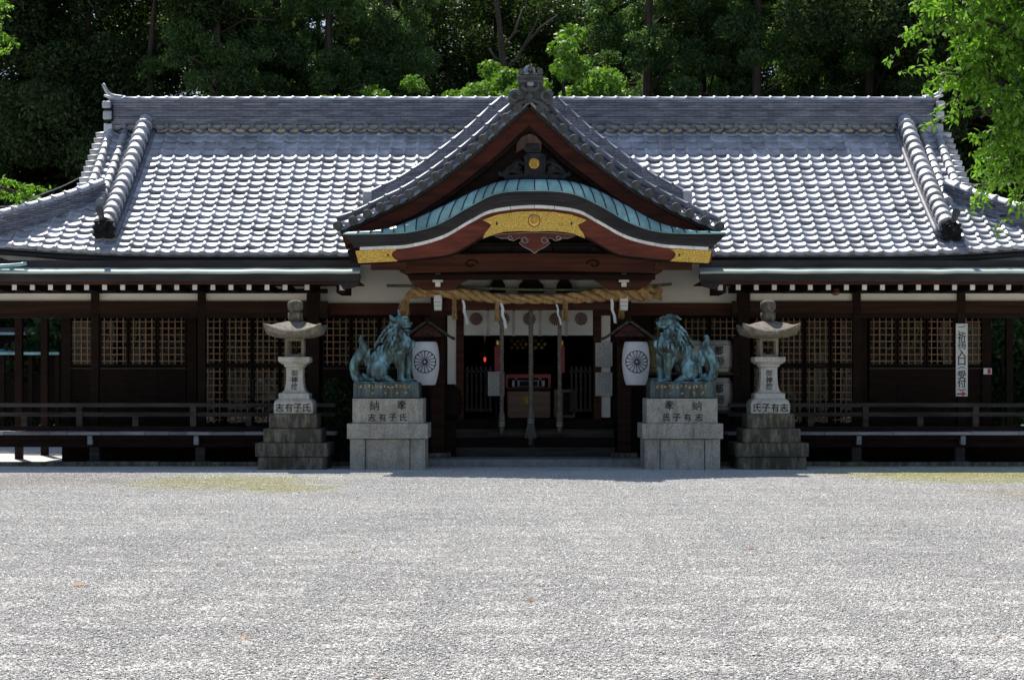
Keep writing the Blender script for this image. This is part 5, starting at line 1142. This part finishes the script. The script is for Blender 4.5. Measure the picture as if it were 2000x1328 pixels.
lion(True, False, 'verdigris bronze lion statue with open mouth and swept back ears on granite pedestal')

# ------------------------------------------------------------------ trees
def limbs(mb, base, top, r0, n, spread, seed, lean=0.0, hlo=.35):
    g_ = random.Random(seed); ht = top - base.z; pts = [base + Vector((lean*t*t*ht + g_.uniform(-.12,.12)*t, g_.uniform(-.12,.12)*t, ht*t)) for t in np.linspace(0,1,7)]
    mb.tube(pts, [lerp(r0, r0*.25, t) for t in np.linspace(0,1,7)], 9); tips = []
    for k in range(n):
        t = g_.uniform(hlo,.95); p = pts[0].lerp(pts[-1], t); a = g_.uniform(0,6.28); l = spread*(1.1-t*.6)*g_.uniform(.6,1.1)
        e = p + Vector((math.cos(a)*l, math.sin(a)*l, l*g_.uniform(.15,.6))); m = p.lerp(e,.5) + Vector((0,0,.15*l)); mb.tube([p, m, e], [r0*.32*(1.1-t), r0*.2*(1.1-t), .02], 6); tips.append(e)
    return tips
def tree_proto(kind, seed, height, spread, n, mat, size):
    g_ = random.Random(seed); tb = MB(); tips = limbs(tb, Vector((0,0,0)), height*.9, .26 if kind != 'shrub' else .09, 16 if kind != 'shrub' else 9, spread, seed, hlo=.3 if kind != 'shrub' else .1); bl = []
    if kind == 'conifer':
        for k in range(240):
            t = g_.uniform(.08,1)**.9; a = g_.uniform(0,6.28); r = spread*(1.05-t)**.75*g_.uniform(.25,1); s = g_.uniform(.45,.95)*(1.2-t); bl.append((r*math.cos(a), r*math.sin(a), height*t - r*.18, s*1.1, s*1.1, s*.75))
        v, f = leafcloud(n, bl, size, .1, .32, seed, .55, droop=.35)
    else:
        zlo = .10 if kind == 'broad' else .12
        for p in tips: bl.append((p.x, p.y, p.z, *(spread*g_.uniform(.22,.36)*s for s in (1,1,.75))))
        for k in range(60 if kind == 'broad' else 22):
            a = g_.uniform(0,6.28); t = g_.uniform(zlo,1); r = spread*math.sqrt(max(.05, 1-((t-.6)/.55)**2))*g_.uniform(.3,1); s = spread*g_.uniform(.16,.3); bl.append((r*math.cos(a), r*math.sin(a), height*t, s, s, s*.75))
        v, f = leafcloud(n, bl, size, .3, .5, seed, .4)
    return tb.mesh('trunk', M['bark']), numesh('crown', v, f, mat)
protos = {
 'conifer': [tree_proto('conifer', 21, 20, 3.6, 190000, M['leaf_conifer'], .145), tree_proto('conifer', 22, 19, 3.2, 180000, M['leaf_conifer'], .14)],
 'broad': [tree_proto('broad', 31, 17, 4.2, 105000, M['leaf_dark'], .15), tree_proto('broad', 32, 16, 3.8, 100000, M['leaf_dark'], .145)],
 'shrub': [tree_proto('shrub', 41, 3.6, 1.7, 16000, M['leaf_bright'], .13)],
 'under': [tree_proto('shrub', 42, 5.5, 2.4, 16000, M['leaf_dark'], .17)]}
def plant(kind, k, px, Y, s, label, cat, group=None, z=0.0, sz=1.0):
    tr, cr = protos[kind][k]; nm = {'conifer':'conifer_tree','broad':'broadleaf_tree','shrub':'bright_tree','under':'understory_tree'}[kind]
    loc = Vector((X(px,Y), Y, z)); o = empty(nm, loc, label, cat, group); m = Matrix.Translation(loc) @ Matrix.Rotation(random.uniform(0,6.28), 4, 'Z') @ Matrix.Diagonal((s,s,s*sz,1))
    put('trunk', tr, o, m); put('crown', cr, o, m); return o
G1, G2, G3 = 'tall conifers behind the hall', 'dark broadleaf trees behind the hall', 'dark understory trees at the roof ends'
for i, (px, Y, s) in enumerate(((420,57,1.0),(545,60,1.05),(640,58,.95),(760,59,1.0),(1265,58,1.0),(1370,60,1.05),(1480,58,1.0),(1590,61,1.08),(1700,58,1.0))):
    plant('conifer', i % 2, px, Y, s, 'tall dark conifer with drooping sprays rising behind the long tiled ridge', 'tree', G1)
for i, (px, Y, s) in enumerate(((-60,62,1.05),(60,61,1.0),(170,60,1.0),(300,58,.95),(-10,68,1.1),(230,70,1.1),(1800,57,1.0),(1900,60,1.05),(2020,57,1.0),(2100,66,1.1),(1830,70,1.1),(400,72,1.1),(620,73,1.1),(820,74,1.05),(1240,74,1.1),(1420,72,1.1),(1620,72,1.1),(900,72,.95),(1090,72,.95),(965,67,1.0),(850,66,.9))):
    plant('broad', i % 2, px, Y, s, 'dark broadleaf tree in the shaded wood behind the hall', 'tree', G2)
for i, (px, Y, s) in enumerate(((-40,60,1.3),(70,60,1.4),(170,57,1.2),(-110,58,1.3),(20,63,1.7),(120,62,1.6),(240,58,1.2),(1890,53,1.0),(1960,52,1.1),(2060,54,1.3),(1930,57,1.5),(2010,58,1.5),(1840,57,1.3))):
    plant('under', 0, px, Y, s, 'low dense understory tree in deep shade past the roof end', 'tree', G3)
plant('shrub', 0, 1105, 50.8, 1.28, 'bright sunlit round-topped tree just behind the crowned porch ornament', 'tree', None, 6.15)
for px, Y, s, zz_ in ((985,51,1.12,6.1),(925,51.5,.92,6.3),(850,52,1.0,6.2),(690,52,.95,6.2),(750,53,.8,6.3)):
    plant('shrub', 0, px, Y, s, 'smaller bright green bush showing just above the ridge', 'tree', 'bright bushes above the ridge', zz_)
for i, (px_, Y, s) in enumerate(((-14,-26,1.0),(-9,-30,1.1),(-4,-27,.95),(1,-31,1.1),(6,-27,1.0),(11,-30,1.05),(16,-26,1.0),(-20,-28,1.1),(22,-29,1.1))):  # trees added out of view so the lattice panes mirror something dark
    tr, cr = protos['broad'][i % 2]; o = empty('broadleaf_tree', (px_,Y,0), 'added broadleaf tree behind the camera, unseen except as dark reflection in the lattice glass', 'tree', 'unseen trees added behind the camera for dark reflections'); m = Matrix.Translation((px_,Y,0)) @ Matrix.Rotation(i*1.7,4,'Z') @ Matrix.Scale(s*.8,4); put('trunk', tr, o, m); put('crown', cr, o, m)
# raised bank behind the hall carries the bright bushes
bk = MB(); nxb, nyb = 40, 10
for j in range(nyb+1):
    for i in range(nxb+1):
        x = lerp(-14, 15, i/nxb); y = lerp(49.6, 70, j/nyb); h = 6.0*min(1,(y-49.5)/1.2) if -7.5 < x < 7.5 else 0
        k = max(0, 1-abs(x)/8.5); bk.v.append((x, y, 6.3*min(1, (y-49.6)/2.0)*min(1, k*3)*max(0,1-(y-49.6)/22) - .05 + .15*mnoise.noise(Vector((x*.5,y*.5,0)))))
bk.f = [(j*(nxb+1)+i, j*(nxb+1)+i+1, (j+1)*(nxb+1)+i+1, (j+1)*(nxb+1)+i) for j in range(nyb) for i in range(nxb)]; bk.sm = [True]*len(bk.f)
tag(bk.build('wooded_bank', M['earth']), kind='structure')
# bare grey trunk with branches rising from the bank
o = empty('bare_tree', (X(975,58),58,3), 'slender grey leafless tree with thin forked branches behind the porch ornament', 'tree')
mb = MB(); mb.tube([P(985,160,58)-Vector((0,0,5)), P(983,130,58), P(977,60,58), P(967,-20,58), P(960,-90,58)], [.13,.1,.08,.06,.03], 9); mb.build('trunk', M['bark'], o)
for pts in ([(984,135),(1010,115),(1040,60),(1062,10),(1070,-40)],[(1020,95),(1055,55),(1090,30)],[(980,95),(1005,65),(1020,20)],[(981,120),(965,112),(955,95)]):
    MB().tube([P(a,b,58) for a, b in pts], [.05,.04,.03,.02,.012][:len(pts)], 6).build('branch', M['bark'], o)
# far wood closes the horizon
fb = []; g_ = random.Random(9)
for k in range(260):
    x = g_.uniform(-42, 42); gap = abs(X(985,84) - x) < 3.2 or abs(X(1150,84)-x) < 1.5
    fb.append((x, g_.uniform(82,96), g_.uniform(0, 6 if gap else 10), g_.uniform(1.6,3.0), 2.0, g_.uniform(1.4,2.4)))
v, f = leafcloud(90000, fb, .55, .3, .6, 77, .5); tag(put('far_wood', numesh('far_wood', v, f, M['leaf_dark'])), 'distant wood closing the view behind the trees', None, None, 'stuff')

# leafy broadleaf tree reaching in at the right, trunk beyond the frame
def fresh_tree(name, base, cpx, Y, n, label, seed, dens):
    o = empty(name, base, label, 'tree'); g_ = random.Random(seed); tw = MB(); V, Fx = [], []; cnt = 0; root = Vector(base)
    trunk = MB(); fork = root + Vector((-.1, .2, 3.2)); trunk.tube([root, root + Vector((.05,.1,1.6)), fork], [.24,.2,.16], 10); trunk.build('trunk', M['bark'], o)
    for (path, sub) in cpx:
        pts = spline([fork] + [P(a, b, Y + dy) for a, b, dy in path], 14); tw.tube(pts, [lerp(.09,.018,i/13) for i in range(14)], 7)
        for k in range(sub):
            t = g_.uniform(.35, 1); p = pts[min(13, int(t*13))]; d = Vector((g_.gauss(-.1,1), g_.gauss(0,.8), g_.gauss(-.15,.6))).normalized(); l = g_.uniform(.35,.95); e = p + d*l + Vector((0,0,-.15*l)); m = p.lerp(e,.5)+Vector((0,0,.08))
            tp = spline([p,m,e], 7); tw.tube(tp, [.011-.0012*i for i in range(7)], 4, False)
            for j in range(dens):
                q_ = tp[g_.randrange(2,7)] + Vector((g_.gauss(0,.05), g_.gauss(0,.05), g_.gauss(0,.03))); a = Vector((g_.gauss(0,1), g_.gauss(0,1), g_.gauss(-.7,.6))).normalized(); nn = Vector((g_.gauss(0,.6), g_.gauss(0,.6), 1)).normalized(); b = a.cross(nn).normalized(); nn = b.cross(a); s = g_.uniform(.065,.13)
                V += [q_, q_+a*s*.35+b*s*.24+nn*s*.06, q_+a*s*.72+b*s*.19+nn*s*.03, q_+a*s*1.05-nn*s*.12, q_+a*s*.72-b*s*.19+nn*s*.03, q_+a*s*.35-b*s*.24+nn*s*.06]; Fx.append([cnt+i for i in range(6)]); cnt += 6
    tw.build('branches', M['bark'], o); put('crown', numesh('crown', np.array([p[:] for p in V]), np.array(Fx), M['leaf_fresh']), o)
YT = 27.0
fresh_tree('leafy_tree', (8.4, 28.0, 0), [([(2080,190,.3),(1960,60,0),(1890,40,-.2),(1835,30,-.2)],44), ([(2080,150,.5),(1980,0,.3),(1910,-40,.2),(1860,-20,.1)],40), ([(2080,250,0),(1970,170,.4),(1910,130,.3),(1865,160,.3)],34), ([(2090,300,.4),(2000,240,.2),(1950,210,.1),(1915,230,.2)],26),
  ([(2100,320,.2),(2040,285,.4),(1985,285,.2),(1945,270,.1)],36), ([(2100,340,0),(2050,325,.2),(2005,335,.1),(1965,320,.1)],34), ([(2080,100,0),(2010,90,.2),(1960,110,.4),(1925,95,.3)],40), ([(2090,60,-.4),(2020,20,-.3),(1960,-30,-.4),(1890,20,-.3)],40), ([(2080,200,-.4),(2030,180,-.3),(1990,200,-.3)],26)], YT, 0, 'bright green leafy tree reaching in over the right roof corner', 6, 36)
fresh_tree('leafy_tree', (-14.6, 45.0, 0), [([(-90,60,.3),(-40,20,0),(0,30,0)],26), ([(-90,330,.2),(-50,350,.2),(20,372,.1),(45,380,.1)],16), ([(-90,120,.2),(-50,90,.2),(-10,60,0)],18)], 44.5, 0, 'yellow-green leafy tree just entering past the left roof corner', 8, 60)

# ------------------------------------------------------------------ background seen past the left end of the veranda
o = empty('side_pavilion', (X(20,56), 56, 0), 'low dark pavilion with a turquoise copper roof glimpsed past the veranda posts', 'pavilion')
MB().add([(X(-200,53),53,Z(691,53)),(X(116,53),53,Z(691,53)),(X(116,55.4),55.4,Z(681,55.4)),(X(-200,55.4),55.4,Z(681,55.4))], [(0,1,2,3)]).build('copper_roof', M['copper'], o)
bx('roof_edge', M['copper'], o, X(-200,53), X(116,53), 52.95, 53.02, Z(693,53), Z(688,53)); bx('back_wall', M['wood'], o, X(-200,54), X(116,54), 54.2, 54.3, 0.9, 2.5)
for px in (-60, 5, 60, 112): bx('post', M['wood'], o, X(px,53.2)-.06, X(px,53.2)+.06, 53.15, 53.27, 0, 2.5)
bx('upper_wall', M['wood'], o, X(-200,55.4), X(108,55.4), 55.42, 55.6, 2.0, Z(655,55.4)); bx('upper_roof', M['copper_dark'], o, X(-200,55), X(112,55), 55.0, 57.5, Z(655,55)+.004, Z(640,55)); bx('upper_roof_edge', M['copper'], o, X(-200,54.95), X(112,54.95), 54.93, 54.998, Z(654,54.95), Z(649,54.95))
# ------------------------------------------------------------------ grass at the kerb, fallen leaves and twigs
V, Fx = [], []; g_ = random.Random(5); cnt = 0
for k in range(3200):
    if g_.random() < .55: x = g_.uniform(X(1610,39), X(2020,39)); y = 39.8 - abs(g_.gauss(0,.35))
    else: x = g_.uniform(X(-20,39), X(520,39)); y = 39.82 - abs(g_.gauss(0,.12)); 
    if g_.random() > .35 + .65*(mnoise.noise(Vector((x*1.3,y,0)))+.4): continue
    h = g_.uniform(.015,.06)*(2.0 if g_.random()<.06 else 1); a = g_.uniform(0,6.28); d = Vector((math.cos(a),math.sin(a),0)); s = Vector((-d.y,d.x,0))*.004; p = Vector((x,y,0)); V += [p-s, p+s, p+d*h*.4+Vector((0,0,h))]; Fx.append([cnt,cnt+1,cnt+2]); cnt += 3
tag(put('grass', numesh('grass', np.array([p[:] for p in V]), np.array(Fx), M['grass'])), 'thin grass blades sprouting along the kerb', None, None, 'stuff')
lf = MB().add([(-.045,0,.004),(-.015,.022,.014),(.02,.02,.016),(.05,0,.006),(.02,-.02,.014),(-.015,-.022,.012)], [(0,5,1),(1,5,4,2),(2,4,3)]).mesh('fallen_leaf', M['dry_leaf'])
for px, py, s in ((154,1145,1.6),(465,1066,1),(688,1079,1.3),(1465,1073,1.5),(565,1079,.8),(429,1105,.8),(475,1248,1),(290,1105,.8),(986,975,.9),(1640,1103,.8),(1035,1175,1),(585,963,1.2),(610,972,1),(330,950,.9),(1950,1245,1),(745,1324,1.1),(1606,1052,.8),(1842,987,.8),(118,1015,.9),(700,1078,.8)):
    Y = CAMZ*F/(py-HY); tag(put('fallen_leaf', lf, None, Matrix.Translation((X(px,Y),Y,.004)) @ Matrix.Rotation(random.uniform(0,6.28),4,'Z') @ Matrix.Rotation(random.uniform(-.3,.3),4,'X') @ Matrix.Scale(s,4)), 'single dry brown leaf lying on the gravel', 'leaf', 'dry leaves scattered over the gravel')
tw_ = MB().tube([(-.12,0,.008),(-.03,.012,.014),(.05,-.006,.012),(.13,.01,.007)], [.004,.005,.004,.002], 5).mesh('fallen_twig', M['bark'])
for px, py, s in ((70,1169,.55),(1915,1134,.5),(1490,1282,.5),(1650,1310,.5)):
    Y = CAMZ*F/(py-HY); tag(put('fallen_twig', tw_, None, Matrix.Translation((X(px,Y),Y,.0)) @ Matrix.Rotation(random.uniform(-.4,.4),4,'Z') @ Matrix.Scale(s,4)), 'thin dark twig lying on the gravel', 'twig', 'twigs scattered over the gravel')
